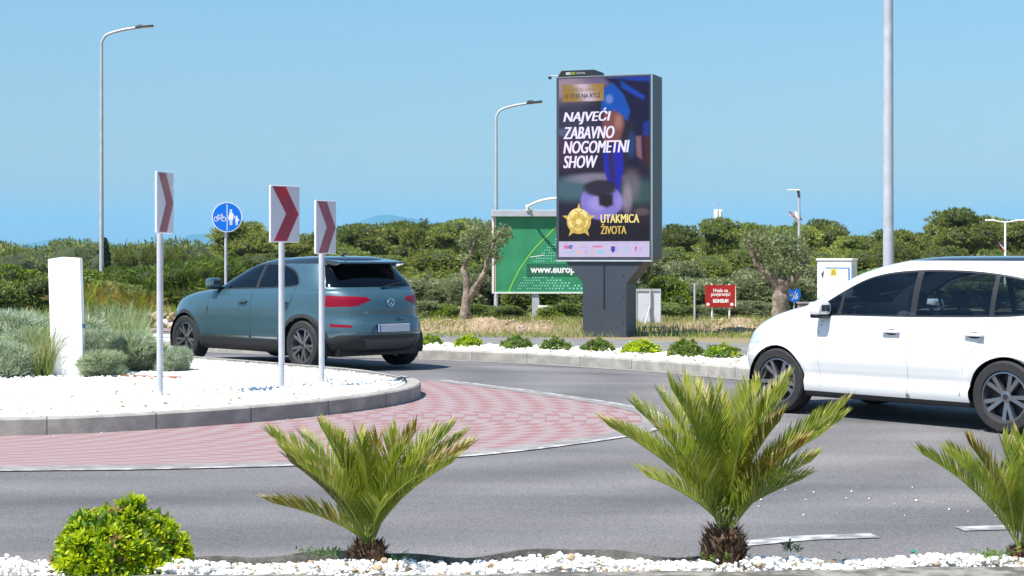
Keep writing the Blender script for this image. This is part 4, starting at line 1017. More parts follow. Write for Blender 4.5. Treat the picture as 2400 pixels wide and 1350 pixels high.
# ------------------------------------------------------------------ green billboard
d = 43; SC = d / F; x0 = WX(1153, d); x1 = WX(1488, d); zb = WZ(686, d); zt = WZ(508, d)
gy = gz(x0, d) + .1
t = empty('green_billboard', (x0, d, gy), 0, 'green billboard with white web address behind the advertising screen', 'billboard')
zb -= gy; zt -= gy; WW = x1 - x0
m = MB(); m.box((.1, .0, zb + .02), (WW - .1, .05, zt), 0); panel = m.build('panel', [M['green']], t)
m = MB(); m.box((0, -.03, zb - .02), (.05, .09, zt), 0); m.box((WW - .05, -.03, zb - .02), (WW, .09, zt), 0); m.box((.055, -.02, zb - .02), (WW - .055, .05, zb + .018), 0)
m.build('frame', [M['whitem']], t)
m = MB(); m.box((.053, -.012, zb + .02), (.098, .04, zt), 0); m.build('inner_edge', [mk('peach_edge', (.6, .42, .34), .6)], t)
m = MB(); m.box((-.02, -.12, zt + .002), (WW + .02, .14, zt + .17), 0, None, .01); m.build('top_box', [M['galv']], t)
m = MB(); ya = -.004; sc = WW
def PX(px, py): return (WX(px, d) - x0, WZ(py, d) - gy)
arc = spline([PX(1192, 685), PX(1205, 655), PX(1225, 620), PX(1255, 580), PX(1285, 550), PX(1312, 525), PX(1350, 500 + 10)], 6)
for a, b in zip(arc, arc[1:]):
    n_ = (b - a).normalized(); n_ = Vector((-n_.y, n_.x)) * .014
    m.add([(a.x + n_.x, ya, a.y + n_.y), (b.x + n_.x, ya, b.y + n_.y), (b.x - n_.x, ya, b.y - n_.y), (a.x - n_.x, ya, a.y - n_.y)], [(0, 1, 2, 3)], 0)
for j in range(22):                                    # halftone map dots
    yy = 548 + j * 6.4
    if yy > 682: break
    if 615 < yy < 650: continue
    if yy < 615: xa = 1314 - (yy - 545) * .98 + 4; xb = 1318 + (yy - 548) * (-.25) if yy < 600 else 1330
    else: xa = 1228 - (yy - 650) * .55; xb = 1300 + (yy - 650) * 3.2
    px = xa
    while px < xb:
        cx, cz = PX(px, yy); r0 = .014 + .011 * max(0, (px - 1240) / 120) * (1 if yy > 640 else .3)
        if (math.sin(px * .13 + yy * .31) > -.88): m.flat(circ(cx, cz, r0, 10), ya, 1)
        px += 5.2 + (px - xa) * .03
a = PX(1234, 618); b = PX(1420, 647); m.flat([(a[0], b[1]), (b[0], b[1]), (b[0], a[1]), (a[0], a[1])], ya - .002, 2)
a = PX(1243, 622.5); b = PX(1362, 645); text(m, 'www.europla', a[0], b[0], b[1], a[1], ya - .005, 3, .035)
a = PX(1242, 602); b = PX(1275, 597); m.flat([(a[0], a[1] - .02), (b[0], b[1] - .02), (b[0], b[1]), (a[0], a[1])], ya - .002, 3)
m.build('printed_picture', [M['lime'], M['mint'], M['greenb'], M['white']], panel, recalc=False)
m = MB(); q = spline([(PX(1238, 490)[0], -.1, PX(0, 490)[1]), (PX(1242, 482)[0], -.3, PX(0, 482)[1]), (PX(1275, 470)[0], -.6, PX(0, 470)[1]), (PX(1330, 464)[0], -.7, PX(0, 464)[1])], 6)
m.tube(q, .03, 10); m.box((q[0].x - .06, -.16, zt + .14), (q[0].x + .06, -.04, zt + .3), 0, None, .01); m.build('light_arm', [M['whitem']], t, True)
for px in (1254, 1430):
    m = MB(); T = Matrix.Translation((PX(px, 0)[0], .1, 0)); m.prism([(-.1 + .03, -.1), (.1 + .03, -.1), (.085, zb + .2), (-.085, zb + .2)], -.08, .08, 0, T); m.build('leg', [M['galv']], t)
m = MB(); zz = PX(0, 719)[1]; m.box((PX(1262, 0)[0], -.02, zz - .045), (PX(1420, 0)[0], .06, zz + .03), 0, None, .008); m.build('rail', [M['whitem']], t)

# ------------------------------------------------------------------ other signs and boxes
g = G(1535, 786, .1); d = 37; x = WX(1521, d); t = empty('panel_sign', (x, d, gz(x, d) + .1), 0, 'blank grey back of a panel sign right of the screen column', 'road sign'); b = t.location.z
z0, z1 = WZ(756, d) - b, WZ(677, d) - b; T = Matrix.Rotation(-R(4), 4, 'Z')
m = MB(); m.box((-.28, 0, z0), (.26, .02, z1), 0, T, .004); pn = m.build('panel', [M['signw']], t)
m = MB(); m.box((-.28, -.018, z1 - .05), (.26, -.001, z1), 0, T); m.box((-.28, -.018, z0), (-.26, -.001, z1 - .052), 0, T); m.box((.24, -.018, z0), (.26, -.001, z1 - .052), 0, T); m.build('rim', [M['galv']], pn)
MB().tube([(.03, -.045, -.1), (.03, -.045, z1)], .022, 10, 0, T).build('post', [M['galv']], t, True)
MB().tube([(-.14, -.35, -.1), (.02, -.06, z0 + .35)], .018, 8, 0, T).build('brace', [M['galv']], t, True)
m = MB(); m.box((-.36, .05, z1 - .1), (-.24, .12, z1 + .28), 0, None, .01); t3 = m.build('signal_box', [M['black']], t)
for zz in (.16, .22): MB().tube([(-.26 + (zz - .16) * .3, .03, z1 + zz), (-.23 + (zz - .16) * .3, .0, z1 + zz)], .03, 10).build('lens', [M['lens']], t3)
d = 38; x = WX(1628, d); t = tag(MB().tube([(0, 0, -.1), (0, 0, WZ(664, d) - gz(x, d) - .1)], .022, 10).build('lone_post', [M['galv']], smooth=True, loc=(x, d, gz(x, d) + .1)), 'thin bare grey post standing alone left of the red sign', 'post')
d = 39; x = WX(1689, d); b = gz(x, d) + .1; t = empty('red_sign', (x, d, b), 0, 'small red sign with white thank-you lettering on two posts', 'sign')
z0, z1 = WZ(720, d) - b, WZ(668, d) - b; hw = 36 * d / F
m = MB(); m.box((-hw, -.012, z0), (hw, .012, z1), 0, None, .003); pl = m.build('sign_plate', [M['redsign']], t)
m = MB(); hh = z1 - z0
text(m, 'Hvala na', -hw * .48, hw * .48, z0 + hh * .68, z0 + hh * .84, -.0145, 0, .02); text(m, 'povjerenju!', -hw * .62, hw * .62, z0 + hh * .46, z0 + hh * .67, -.0145, 0, .02); text(m, 'KONZUM', -hw * .5, hw * .5, z0 + hh * .2, z0 + hh * .37, -.0145, 0, .07)
for sx in (-.83, .72): m.flat(circ(sx * hw, z0 + hh * .13, .04, 6), -.0145, 0)
m.flat([(hw * .93, z0 + .02), (hw, z0 + .02), (hw * .98, z1 - .02), (hw * .955, z1 - .02)], -.0145, 0)
m.build('lettering', [M['white']], pl, recalc=False)
for sx in (-.55, .58): MB().tube([(sx * hw, .035, -.1), (sx * hw, .035, z1 + .03)], .02, 8).build('post', [M['whitem']], t, True)
# crumpled blue sign
d = 46; x = WX(1861, d); b = gz(x, d) + .1; t = empty('blue_sign', (x, d, b), 0, 'small round blue sign bent on its post beside the stout olive', 'road sign')
zc = WZ(691, d) - b; T = Matrix.Translation((0, -.03, zc)) @ Matrix.Rotation(R(20), 4, 'Z') @ Matrix.Rotation(R(25), 4, 'Y')
m = MB(); rr = .2; P_ = [(a * (1 - .35 * (1 if (i in (7, 8, 9)) else 0)), c * (1 - .4 * (1 if i in (7, 8, 9) else 0))) for i, (a, c) in enumerate(circ(0, 0, rr, 24))]
m.prism(P_, -.005, .005, 0, T); q = m.build('sign_plate', [M['signb']], t)
m = MB(); bar(m, (0, -.17), (0, .12), .015, -.008, 0, T); bar(m, (.05, -.1), (.07, .08), .035, -.008, 0, T); bar(m, (.11, -.08), (.11, .02), .03, -.008, 0, T); bar(m, (-.13, -.02), (-.04, .03), .02, -.008, 1, T); ring(m, -.09, -.03, .04, .03, -.008, 0, T)
m.build('symbol', [M['white'], M['flagr']], q, recalc=False)
MB().tube([(0, 0, -.1), (0, 0, zc + .1)], .02, 8).build('post', [M['galv']], t, True)
# electric cabinet
d = 33; x = WX(1962, d); b = gz(x, d) + .1; t = empty('electric_cabinet', (x, d, b), -R(25), 'white electric cabinet with yellow warning label behind the white car', 'electric cabinet')
h = WZ(606, d) - b; w2 = .335; d2 = .22
m = MB(); m.box((-w2, -d2, 0), (w2, d2, h - .045), 0, None, .012); m.box((-w2 - .02, -d2 - .02, h - .043), (w2 + .02, d2 + .02, h), 0, None, .012); m.build('housing', [M['whitem']], t)
m = MB(); m.box((-w2 + .05, -d2 - .012, .12), (w2 - .03, -d2 - .001, h - .12), 0, None, .004); dr = m.build('door', [M['plaster']], t)
m = MB(); yy = -d2 - .015
for a in ((-w2 + .16, h - .19, w2 - .04, h - .17), (w2 - .06, h - .5, w2 - .035, h - .19)): m.flat([(a[0], a[1]), (a[2], a[1]), (a[2], a[3]), (a[0], a[3])], yy, 1)
m.flat([(-w2 + .08, h - .3), (-w2 + .14, h - .22), (-w2 + .12, h - .4)], yy, 2); m.flat([(-.07, h - .33), (.05, h - .33), (.05, h - .19), (-.07, h - .19)], yy, 0); m.flat([(-.055, h - .3), (.035, h - .3), (-.01, h - .21)], yy - .002, 2); m.flat([(-.035, h - .292), (.015, h - .292), (-.01, h - .235)], yy - .004, 0)
m.build('warning_label', [M['yellow'], M['signb'], M['dark']], dr, recalc=False)
m = MB(); m.box((w2 + .001, -.11, h - .5), (w2 + .012, .1, h - .14), 0, None, .004); m.build('side_vent', [M['signw']], t)
d = 36; x = WX(1898, d); b = gz(x, d) + .1; h = WZ(708, d) - b
m = MB(); m.box((-.24, -.15, 0), (.24, .15, h - .04), 0, None, .01); m.box((-.26, -.17, h - .038), (.26, .17, h), 0, None, .008); tag(m.build('junction_box', [M['edge']], loc=(x, d, b)), 'low grey junction box left of the electric cabinet', 'junction box')

# ------------------------------------------------------------------ verge: soil bank, rocks, grass
def bank(name, px0, px1, d0, d1, hgt, m, label, seed):
    r = np.random.default_rng(seed); nx, ny = 70, 24; V = []
    for j in range(ny):
        for i in range(nx):
            u, v = i / (nx - 1), j / (ny - 1); d_ = d0 + (d1 - d0) * v; x_ = WX(px0 + (px1 - px0) * u, d_)
            h_ = hgt * math.sin(math.pi * v) ** .8 * math.sin(math.pi * u) ** .5 * (.7 + .35 * math.sin(u * 13 + seed)) + r.normal(0, .018)
            V.append((x_, d_, gz(x_, d_) + .08 + max(0, h_)))
    F_ = [(j * nx + i, j * nx + i + 1, (j + 1) * nx + i + 1, (j + 1) * nx + i) for j in range(ny - 1) for i in range(nx - 1)]
    return tag(npmesh(name, np.array(V), np.array(F_), [m], smooth=True), label, 'soil bank')
bank('soil_bank', 960, 1300, 33.5, 41, .2, M['soil'], 'bank of reddish soil at the foot of the two-trunk olive tree', 1)
bank('soil_bank', 1600, 1900, 33.5, 41, .2, M['soil'], 'grassy soil bank below the red sign', 2)
P = []
for _ in range(220):
    px = random.choice([random.uniform(985, 1290), random.uniform(1640, 1800)]); d_ = random.uniform(33.8, 38.5); x_ = WX(px, d_); P.append((x_, d_, gz(x_, d_) + .11 + .12 * math.sin(math.pi * (d_ - 33.5) / 7.5)))
o = stones('rubble', np.array(P), np.random.default_rng(3).gamma(3, .009, len(P)) + .012, 'tan stones scattered over the soil banks', hi=False, m2=1.0, seed=8)
P = []; r = np.random.default_rng(12)
for i in range(260):
    px = r.uniform(180, 560); d_ = 36.5 + r.uniform(-.25, .25); x_ = WX(px, d_); P.append((x_, d_, gz(x_, d_) + .12 + r.uniform(0, .3)))
tag(stones('stone_wall', np.array(P), r.gamma(5, .016, len(P)) + .04, 'low dry stone wall seen behind the front wheel of the blue car', m2=.6, seed=14), cat='stone wall', kind=None)
# grass and weeds
def blades(name, P_, hgt, wdt, mats, mi, seed, label, lean=.35, cat='grass'):
    r = np.random.default_rng(seed); N = len(P_); d_ = r.normal(0, lean, (N, 3)); d_[:, 2] = 1; d_ /= np.linalg.norm(d_, axis=1)[:, None]
    s = r.normal(size=(N, 3)); s[:, 2] = 0; s /= np.linalg.norm(s, axis=1)[:, None]; L_ = (hgt * r.uniform(.5, 1.3, N))[:, None]; W_ = wdt
    b = d_.copy(); b[:, :2] *= 1.9; b /= np.linalg.norm(b, axis=1)[:, None]; midp = P_ + d_ * L_ * .55
    v = np.stack([P_ - s * W_, P_ + s * W_, midp + s * W_ * .8, midp - s * W_ * .8, midp + b * L_ * .45 + s * .0015, midp + b * L_ * .45 - s * .0015], 1).reshape(-1, 3)
    base = np.arange(N)[:, None] * 6; F_ = np.concatenate([base + np.array([[0, 1, 2, 3]]), base + np.array([[3, 2, 4, 5]])], 0)
    return tag(npmesh(name, v, F_, mats, np.concatenate([mi, mi])), label, cat, kind='stuff')
r = np.random.default_rng(20); N = 26000
px = r.uniform(930, 2500, N); d_ = 32.2 + 12 * r.random(N) ** 1.3; x_ = (px - 1200) * d_ / F
keep = (np.sin(x_ * 1.7 + d_) + r.normal(0, .8, N) > -.6) & ((px > 1300) | (d_ < 33.6) | (r.random(N) < .5)); x_ = x_[keep]; d_ = d_[keep]
P_ = np.stack([x_, d_, np.array([gz(a, b) for a, b in zip(x_, d_)]) + .1 + .1 * np.clip(np.sin(np.pi * (d_ - 33.5) / 7.5), 0, 1)], 1)
blades('verge_grass', P_, .14, .006, [M['grass'], M['grassd'], M['fresh']], r.choice(3, len(P_), p=[.45, .3, .25]), 21, 'dry grass and weeds along the back of the footpath')
r = np.random.default_rng(26); N = 9000
px = r.uniform(-60, 980, N); d_ = 36.8 + 10 * r.random(N); x_ = (px - 1200) * d_ / F
blades('left_verge_grass', np.stack([x_, d_, np.array([gz(a, b) for a, b in zip(x_, d_)]) + .1], 1), .3, .008, [M['grass'], M['grassd'], M['fresh']], r.choice(3, N, p=[.45, .25, .3]), 27, 'mixed grass between the stone wall and the shrubs on the left')
P = []
for px_, py_ in ((1472, 787), (1592, 791), (1583, 793), (1600, 784), (1220, 773), (1226, 775), (1255, 784), (1662, 782), (1491, 779)):
    for _ in range(7): d0 = 33.5; P.append((WX(px_, d0) + random.gauss(0, .02), d0 + random.gauss(0, .02), WZ(py_ - 5, d0) + random.gauss(0, .02)))
r = np.random.default_rng(2); v, f_ = leafcards(np.array(P), (lambda q: q / np.linalg.norm(q, axis=1)[:, None])(r.normal(size=(len(P), 3)) + [0, 0, .5]), np.full(len(P), .045), np.full(len(P), .035), r)
tag(npmesh('mallow_blossom', v, f_, [M['pink']]), 'small pink mallow flowers scattered in the verge grass', 'flowers', kind='stuff')

# low bushes in the verge strip
def rosette_bush(name, seed, R_, H_, n, leaf, mats, mprob, flat_=1.0, nleaf=9):
    r = np.random.default_rng(seed); t = empty(name, (0, 0, -200))
    d = r.normal(size=(n, 3)); d[:, 2] = np.abs(d[:, 2]) * .9 + .02; d /= np.linalg.norm(d, axis=1)[:, None]
    k = r.uniform(.6, 1.0, n) ** .5 * (1 + .08 * np.sin(d[:, 0] * 9) + .06 * np.cos(d[:, 1] * 8))
    c = np.stack([d[:, 0] * R_ * k, d[:, 1] * R_ * k, d[:, 2] * H_ * k], 1)
    ax = d * np.array([1, 1, .8]) + r.normal(0, .25, d.shape) + [0, 0, .55]; ax /= np.linalg.norm(ax, axis=1)[:, None]
    V = []; F_ = []; MI = []; b = 0
    for i in range(n):
        a = Vector(ax[i]); s = a.orthogonal().normalized(); q = a.cross(s); m_ = int(r.choice(len(mprob), p=mprob)); nl = nleaf + int(r.integers(-2, 3))
        for j in range(nl):
            ph = j * 2.4 + r.uniform(-.3, .3); ti = .25 + .75 * (j / nl) + r.uniform(-.1, .1)
            o_ = s * math.cos(ph) + q * math.sin(ph); dr = (a * math.cos(ti * 1.25) + o_ * math.sin(ti * 1.25)).normalized(); sd = dr.cross(a).normalized(); nn = sd.cross(dr)
            L_ = leaf * r.uniform(.7, 1.2) * (.7 + .3 * ti); w_ = L_ * .15; p = Vector(c[i])
            pts = [p, p + dr * L_ * .45 + sd * w_ * .75 + nn * w_ * .1, p + dr * L_ * .8 + sd * w_ + nn * .0, p + dr * L_ * 1.0 + sd * w_ * .3, p + dr * L_ * 1.0 - sd * w_ * .3, p + dr * L_ * .8 - sd * w_, p + dr * L_ * .45 - sd * w_ * .75 + nn * w_ * .1, p + dr * L_ * .5 - nn * w_ * .35]
            V += [tuple(z_) for z_ in pts]; F_ += [(b, b + 1, b + 7, b + 6), (b + 1, b + 2, b + 5, b + 7), (b + 7, b + 5, b + 5, b + 6), (b + 2, b + 3, b + 4, b + 5)]; MI += [m_] * 4; b += 8
    me = bpy.data.meshes.new('foliage'); F2 = [f if len(set(f)) == 4 else tuple(dict.fromkeys(f)) for f in F_]
    me.from_pydata(V, [], F2)
    for m_ in mats: me.materials.append(m_)
    me.polygons.foreach_set('material_index', MI)
    o = bpy.data.objects.new('foliage', me); COL.objects.link(o); o.parent = t
    mb = MB()
    for i in range(0, n, max(1, n // 40)): mb.tube([(0, 0, -.02), tuple(c[i] * .5), tuple(c[i])], [.006 * R_ / .3, .004 * R_ / .3, .0025 * R_ / .3], 5)
    mb.build('stem', [M['bark2']], t, True)
    return t
vb = [rosette_bush('low_bush', 51, .5, .42, 210, .13, [M['lime1'], M['lime2']], [.7, .3]), rosette_bush('low_bush', 52, .5, .42, 240, .11, [M['lime2'], M['deep']], [.35, .65]), rosette_bush('low_bush', 53, .5, .42, 220, .12, [M['lime1'], M['lime2'], M['deep']], [.25, .45, .3])]
used = set()
low = [(1008, 814, 60, 28, 2, 'low olive-green bush in the kerb strip, nearest the blue car'), (1098, 819, 64, 30, 0, 'brightest yellow low bush in the kerb strip, in front of the two-trunk olive'),
       (1211, 823, 76, 34, 1, 'low dark green bush in the kerb strip below the billboard lettering'), (1302, 827, 72, 34, 1, 'low dark green bush in the kerb strip left of the screen column'),
       (1402, 830, 78, 34, 1, 'low green bush in the kerb strip in front of the screen column'), (1502, 834, 96, 34, 0, 'wide yellow-green low bush in the kerb strip below the grey panel sign'),
       (1606, 842, 84, 44, 1, 'tallest dark low bush in the kerb strip below the thin post'), (1690, 845, 92, 36, 2, 'low bush in the kerb strip nearest the white car')]
for px, by, wp, hp_, k, lab in low:
    t = vb[k] if k not in used else copy_tree(vb[k]); used.add(k); g = G(px, by, .13)
    s = wp * g.y / F; t.location = g; t.scale = (s, s, hp_ * g.y / F / .42 * .95); t.rotation_euler = (0, 0, px); tag(t, lab, 'bush', 'low bushes in the kerb strip')
# big bush bottom left
t = rosette_bush('front_bush', 61, .305, .295, 880, .052, [M['lime1'], M['lime2'], M['husk']], [.76, .21, .03], nleaf=9)
g = Vector((WX(281, 7.9), 7.9, .135)); t.location = g; tag(t, 'bright yellow-green bush in the pebbles at the bottom left', 'bush')
crown_mesh('inner_foliage', [(0, 0, .08, .25, .19)], 900, .05, .018, [M['lime2'], M['deep']], 62, 3, .85, t, mprob=[.4, .6])
# wispy weeds
def weed(px, py, d, hgt, n, seed, label, mt='weed', spread=.06):
    r = random.Random(seed); m = MB(); x = WX(px, d)
    for i in range(n):
        a = r.uniform(0, 6.28); tip = Vector((math.cos(a) * spread * r.random(), math.sin(a) * spread * r.random(), hgt * r.uniform(.5, 1)))
        st = Vector((r.uniform(-1, 1) * spread * .5, r.uniform(-1, 1) * spread * .5, 0)); m.tube([st, (st + tip) / 2 + Vector((r.uniform(-.01, .01), 0, .01)), st + tip], [.0018, .0014, .0008], 5)
        for k in range(7):
            u = .25 + .75 * k / 7; p = st + tip * u; d_ = Vector((r.uniform(-1, 1), r.uniform(-1, 1), r.uniform(.2, 1))).normalized(); s = d_.orthogonal().normalized(); L_ = r.uniform(.012, .026)
            m.add([p, p + d_ * L_ * .5 + s * L_ * .2, p + d_ * L_, p + d_ * L_ * .5 - s * L_ * .2], [(0, 1, 2, 3)])
    o = m.build('weed', [M[mt]], recalc=False, loc=(x, d, WZ(py, d))); return tag(o, label, 'weed')
weed(292, 1240, 7.95, .17, 14, 1, 'wispy weed growing up out of the bright front bush', spread=.16)
weed(905, 1322, 7.92, .05, 22, 2, 'small weed right of the left palm trunk', spread=.12)
weed(770, 1305, 8.05, .05, 18, 3, 'small weed in the pebbles left of the left palm trunk', spread=.14)
weed(1680, 1325, 7.85, .075, 26, 4, 'leafy weed growing at the foot of the middle palm', mt='lime2', spread=.09)
weed(1850, 1292, 8.1, .045, 10, 5, 'little weed in the shade right of the middle palm', spread=.08)
weed(2330, 1312, 7.95, .06, 18, 6, 'little weed left of the right-hand palm base', mt='lime2', spread=.12)
# bottle glass
g = Vector((WX(2140, 8.14), 8.14, .18)); m = MB(); m.tube([(-.01, 0, 0), (.012, 0, .006)], [.009, .006], 8); tag(m.build('glass_shard', [M['tealglass']], loc=g), 'small green glass shard on the back edge of the pebbles', 'shard')

# ------------------------------------------------------------------ cycad palms
def cycad(px, by, ty, d, tips, trunk_w, label, seed, dry=.12, group='small palms in the front pebble bed', name='palm', orange=.12, pairs=62, ll=.15):
    r = random.Random(seed); x = WX(px, d); bz = WZ(by, d); t = empty(name, (x, d, bz), 0, label, 'palm', group)
    th = WZ(ty, d) - bz; tw = trunk_w / 2
    m = MB(); q = []
    m.lathe([(tw * .8, -.04), (tw * .95, 0), (tw, th * .4), (tw * .9, th * .8), (tw * .55, th), (0, th * 1.02)], 24)
    for v in range(len(m.v)):
        a = m.v[v]; k = 1 + r.uniform(-.08, .08); m.v[v] = (a[0] * k, a[1] * k, a[2])
    for i in range(520):
        a = r.uniform(0, 6.28); z = r.uniform(-.01, th * 1.0); rr = tw * (1 - .35 * max(0, z / th - .6) / .4) * .97
        c = Vector((math.cos(a) * rr, math.sin(a) * rr, z)); o_ = Vector((math.cos(a), math.sin(a), 0)); L_ = r.uniform(.018, .05) * (trunk_w / .17)
        dr = (o_ * r.uniform(.35, 1.2) + Vector((r.uniform(-.3, .3), r.uniform(-.3, .3), 1))).normalized(); s = dr.cross(o_).normalized() * L_ * .16
        m.add([c - s, c + s, c + dr * L_, c - dr * L_ * .3 + o_ * .002], [(0, 1, 2), (1, 0, 3)], 1 if r.random() < .22 else 0)
    m.build('trunk', [M['fibre'], M['husk']], t)
    for fi, tip in enumerate(tips):
        tx_, ty_, dy = tip[:3]; sag = tip[3] if len(tip) > 3 else .0
        B = Vector((r.uniform(-.3, .3) * tw, r.uniform(-.3, .3) * tw, th * .95)); E_ = Vector((WX(tx_, d) - x, dy, WZ(ty_, d) - bz)); E_ = B + (E_ - B) * .94
        hv = E_ - B; L_ = hv.length; hor = Vector((hv.x, hv.y, 0))
        C_ = B + hor * .34 + Vector((0, 0, max(hv.z * .62, L_ * .3) + sag * .5)); 
        def bz_(u): return B * (1 - u) ** 2 + C_ * 2 * u * (1 - u) + E_ * u * u
        ptsr = [bz_(i / 14) for i in range(15)]
        fm = MB(); fm.tube(ptsr, [.0052 * (1 - .75 * i / 14) for i in range(15)], 6, 2)
        org = r.random() < orange; L = sum((ptsr[i + 1] - ptsr[i]).length for i in range(14))
        nP = int(pairs * L / .55); twist = r.uniform(-.35, .35)
        for j in range(nP):
            u = .15 + .85 * j / (nP - 1); p = bz_(u); T_ = (bz_(min(1, u + .01)) - bz_(max(0, u - .01))).normalized()
            S_ = T_.cross(Vector((0, 0, 1))); S_ = S_.normalized() if S_.length > .05 else Vector((1, 0, 0)); N_ = S_.cross(T_).normalized()
            if N_.z < 0: N_ = -N_
            S2 = S_ * math.cos(twist) + N_ * math.sin(twist); N2 = N_ * math.cos(twist) - S_ * math.sin(twist)
            prof = min(1, .4 + (u - .12) / .25) * (1 - .38 * max(0, (u - .55) / .45) ** 1.6)
            for sg in (-1, 1):
                ll_ = ll * prof * r.uniform(.85, 1.12); ph = R(60 - 32 * u) + r.uniform(-.1, .1); be = R(48) + r.uniform(-.12, .12)
                dr = (T_ * math.cos(ph) + (S2 * sg * math.cos(be) + N2 * math.sin(be)) * math.sin(ph)).normalized()
                d2_ = (dr + T_ * .12 + Vector((0, 0, -.14))).normalized(); w_ = .0036
                ws = (T_ - dr * T_.dot(dr)).normalized() * w_; a0 = p; a1 = p + dr * ll_ * .55; a2 = a1 + d2_ * ll_ * .45
                tipdry = r.random() < (.04 + dry * 2.2 * max(0, u - .55) / .45); alldry = r.random() < dry * .25
                mi = 1 if alldry else (3 if org and u > .35 else 0)
                fm.add([a0 - ws * .5, a0 + ws * .5, a1 + ws, a1 - ws], [(0, 1, 2, 3)], mi); fm.add([a1 - ws, a1 + ws, a2], [(0, 1, 2)], 1 if tipdry else mi)
        fr = fm.build('frond', [M['cyc'], M['cycy'], M['cycr'], M['cyco']], t, recalc=False)
    return t
cycad(862, 1330, 1272, 7.92, [(615, 1010, .08), (735, 996, .2), (735, 1078, -.28, .05), (636, 1165, -.12, -.02), (664, 1080, .12), (826, 1022, .26), (852, 1026, -.1, .03), (884, 1024, .1), (975, 1006, .22), (1062, 1000, .12),
    (1112, 1036, -.02), (1008, 1082, -.24, .05), (905, 1150, -.32, .08), (1090, 1022, .16), (785, 1030, .15), (925, 1014, .3), (690, 1030, .25), (1020, 1020, .3), (1075, 1065, -.12), (760, 1010, .1), (950, 1040, -.1), (655, 1040, -.05)], .17, 'small palm left of centre with widespread fronds and dry tips', 71, .2, orange=.3)
cycad(1697, 1322, 1238, 7.9, [(1412, 985, 0), (1485, 948, .16), (1530, 990, -.26, .05), (1570, 893, .1), (1606, 890, .22), (1640, 903, .28), (1692, 908, .32), (1728, 965, -.3, .05), (1772, 903, .22), (1862, 876, .08),
    (1868, 905, .2), (1998, 938, .06), (1978, 966, -.08), (1868, 1020, -.24, .04), (1930, 1000, -.1), (1556, 930, .32), (1812, 895, .32), (1440, 1005, .15), (1500, 1100, -.14), (1895, 1120, .05), (1610, 950, -.2), (1820, 960, -.2, .04), (1700, 940, .1), (1650, 930, -.12), (1790, 930, -.1), (1900, 1060, -.16)], .2, 'largest palm, right of centre, in front of the white car', 72, .24, orange=.15, ll=.16)
cycad(2392, 1312, 1285, 8.02, [(2150, 1052, 0), (2198, 1048, -.12), (2282, 1034, .12), (2362, 1030, .1), (2306, 1078, -.24, .05), (2424, 1020, .2), (2500, 1020, 0), (2570, 1050, 0), (2470, 1100, -.24), (2440, 1040, .12), (2620, 1085, .06), (2250, 1060, .2), (2380, 1080, -.26)], .12, 'palm cut by the right edge, fresher green fronds', 73, .14, orange=.12)
# orange-tinged palms behind the island
for px, by, ty, d, tp, lab, sd in ((205, 745, 730, 33, [(110, 700), (140, 680), (180, 668), (230, 665), (270, 690), (150, 715), (245, 715), (200, 690)], 'orange-tinged palm seen low behind the white pillar', 81),
    (270, 750, 735, 34, [(185, 700), (210, 672), (240, 664), (280, 668), (310, 690), (320, 715), (250, 690), (220, 715)], 'orange-tinged palm right of the far left lamp post foot', 82),
    (325, 755, 742, 32, [(262, 700), (285, 688), (315, 684), (345, 686), (366, 700), (375, 720), (300, 715), (340, 710)], 'orange-tinged palm left of the leftmost chevron post', 83)):
    cycad(px, by, ty, d, [(a, b, random.uniform(-.4, .4)) for a, b in tp] + [(a + 14, b + 8, random.uniform(-.4, .4)) for a, b in tp], .4, lab, sd, .1, 'orange-tinged palms behind the island', orange=.85, pairs=34, ll=.26)

# ------------------------------------------------------------------ island planting
gi = 'silver shrubs on the roundabout island'
isp = [('sant', 60, 738, 150, 21.2, 'large silver shrub at the left edge behind the white pillar'), ('sant', 165, 748, 150, 22, 'silver shrub half hidden by the white pillar'), ('sant', 15, 806, 110, 19.7, 'low silver shrub in the near gravel at the left edge'),
       ('sant2', 100, 775, 130, 20.6, 'silver-green shrub just left of the white pillar foot'), ('sant', 222, 778, 90, 20.9, 'silver shrub touching the right side of the white pillar'), ('sant2', 312, 786, 118, 20.7, 'rounded silver shrub left of the leftmost chevron post'),
       ('sant', 408, 818, 62, 20.4, 'smallest silver shrub right of the leftmost chevron post'), ('sant2', 240, 826, 84, 19.8, 'dark tufty shrub in the gravel right of the white pillar foot')]
for k, px, ty, wp, d, lab in isp: place(k, px, ty, wp * 1.25, d, lab, 'shrub', gi, z0=.18)
r = np.random.default_rng(30)
def clump(px0, px1, d0, d1, n, hgt, wdt, mats, seed, label, lean=.3, name='grass_clump', cat='grass'):
    r = np.random.default_rng(seed); px = r.uniform(px0, px1, n); d_ = r.uniform(d0, d1, n); x_ = (px - 1200) * d_ / F
    return blades(name, np.stack([x_, d_, np.full(n, .17)], 1), hgt, wdt, mats, r.choice(len(mats), n), seed, label, lean, cat)
clump(195, 330, 22, 26, 2600, .62, .006, [M['grass'], M['sant2']], 31, 'tall yellow-green grass stems right of the white pillar', .25)
clump(60, 125, 21.5, 23, 500, .62, .006, [M['grass'], M['sant2']], 32, 'tall grass stems left of the white pillar', .2)
clump(84, 124, 19.6, 19.9, 300, .5, .005, [M['grass']], 33, 'green grass tuft at the near left side of the white pillar', .15)
clump(-30, 200, 23, 27, 1500, .5, .007, [M['grass'], M['grassd']], 34, 'dry grass along the far side of the island', .25)
clump(752, 772, 19.1, 19.2, 12, .1, .003, [M['grass']], 35, 'few green blades by the rightmost chevron post', .4)

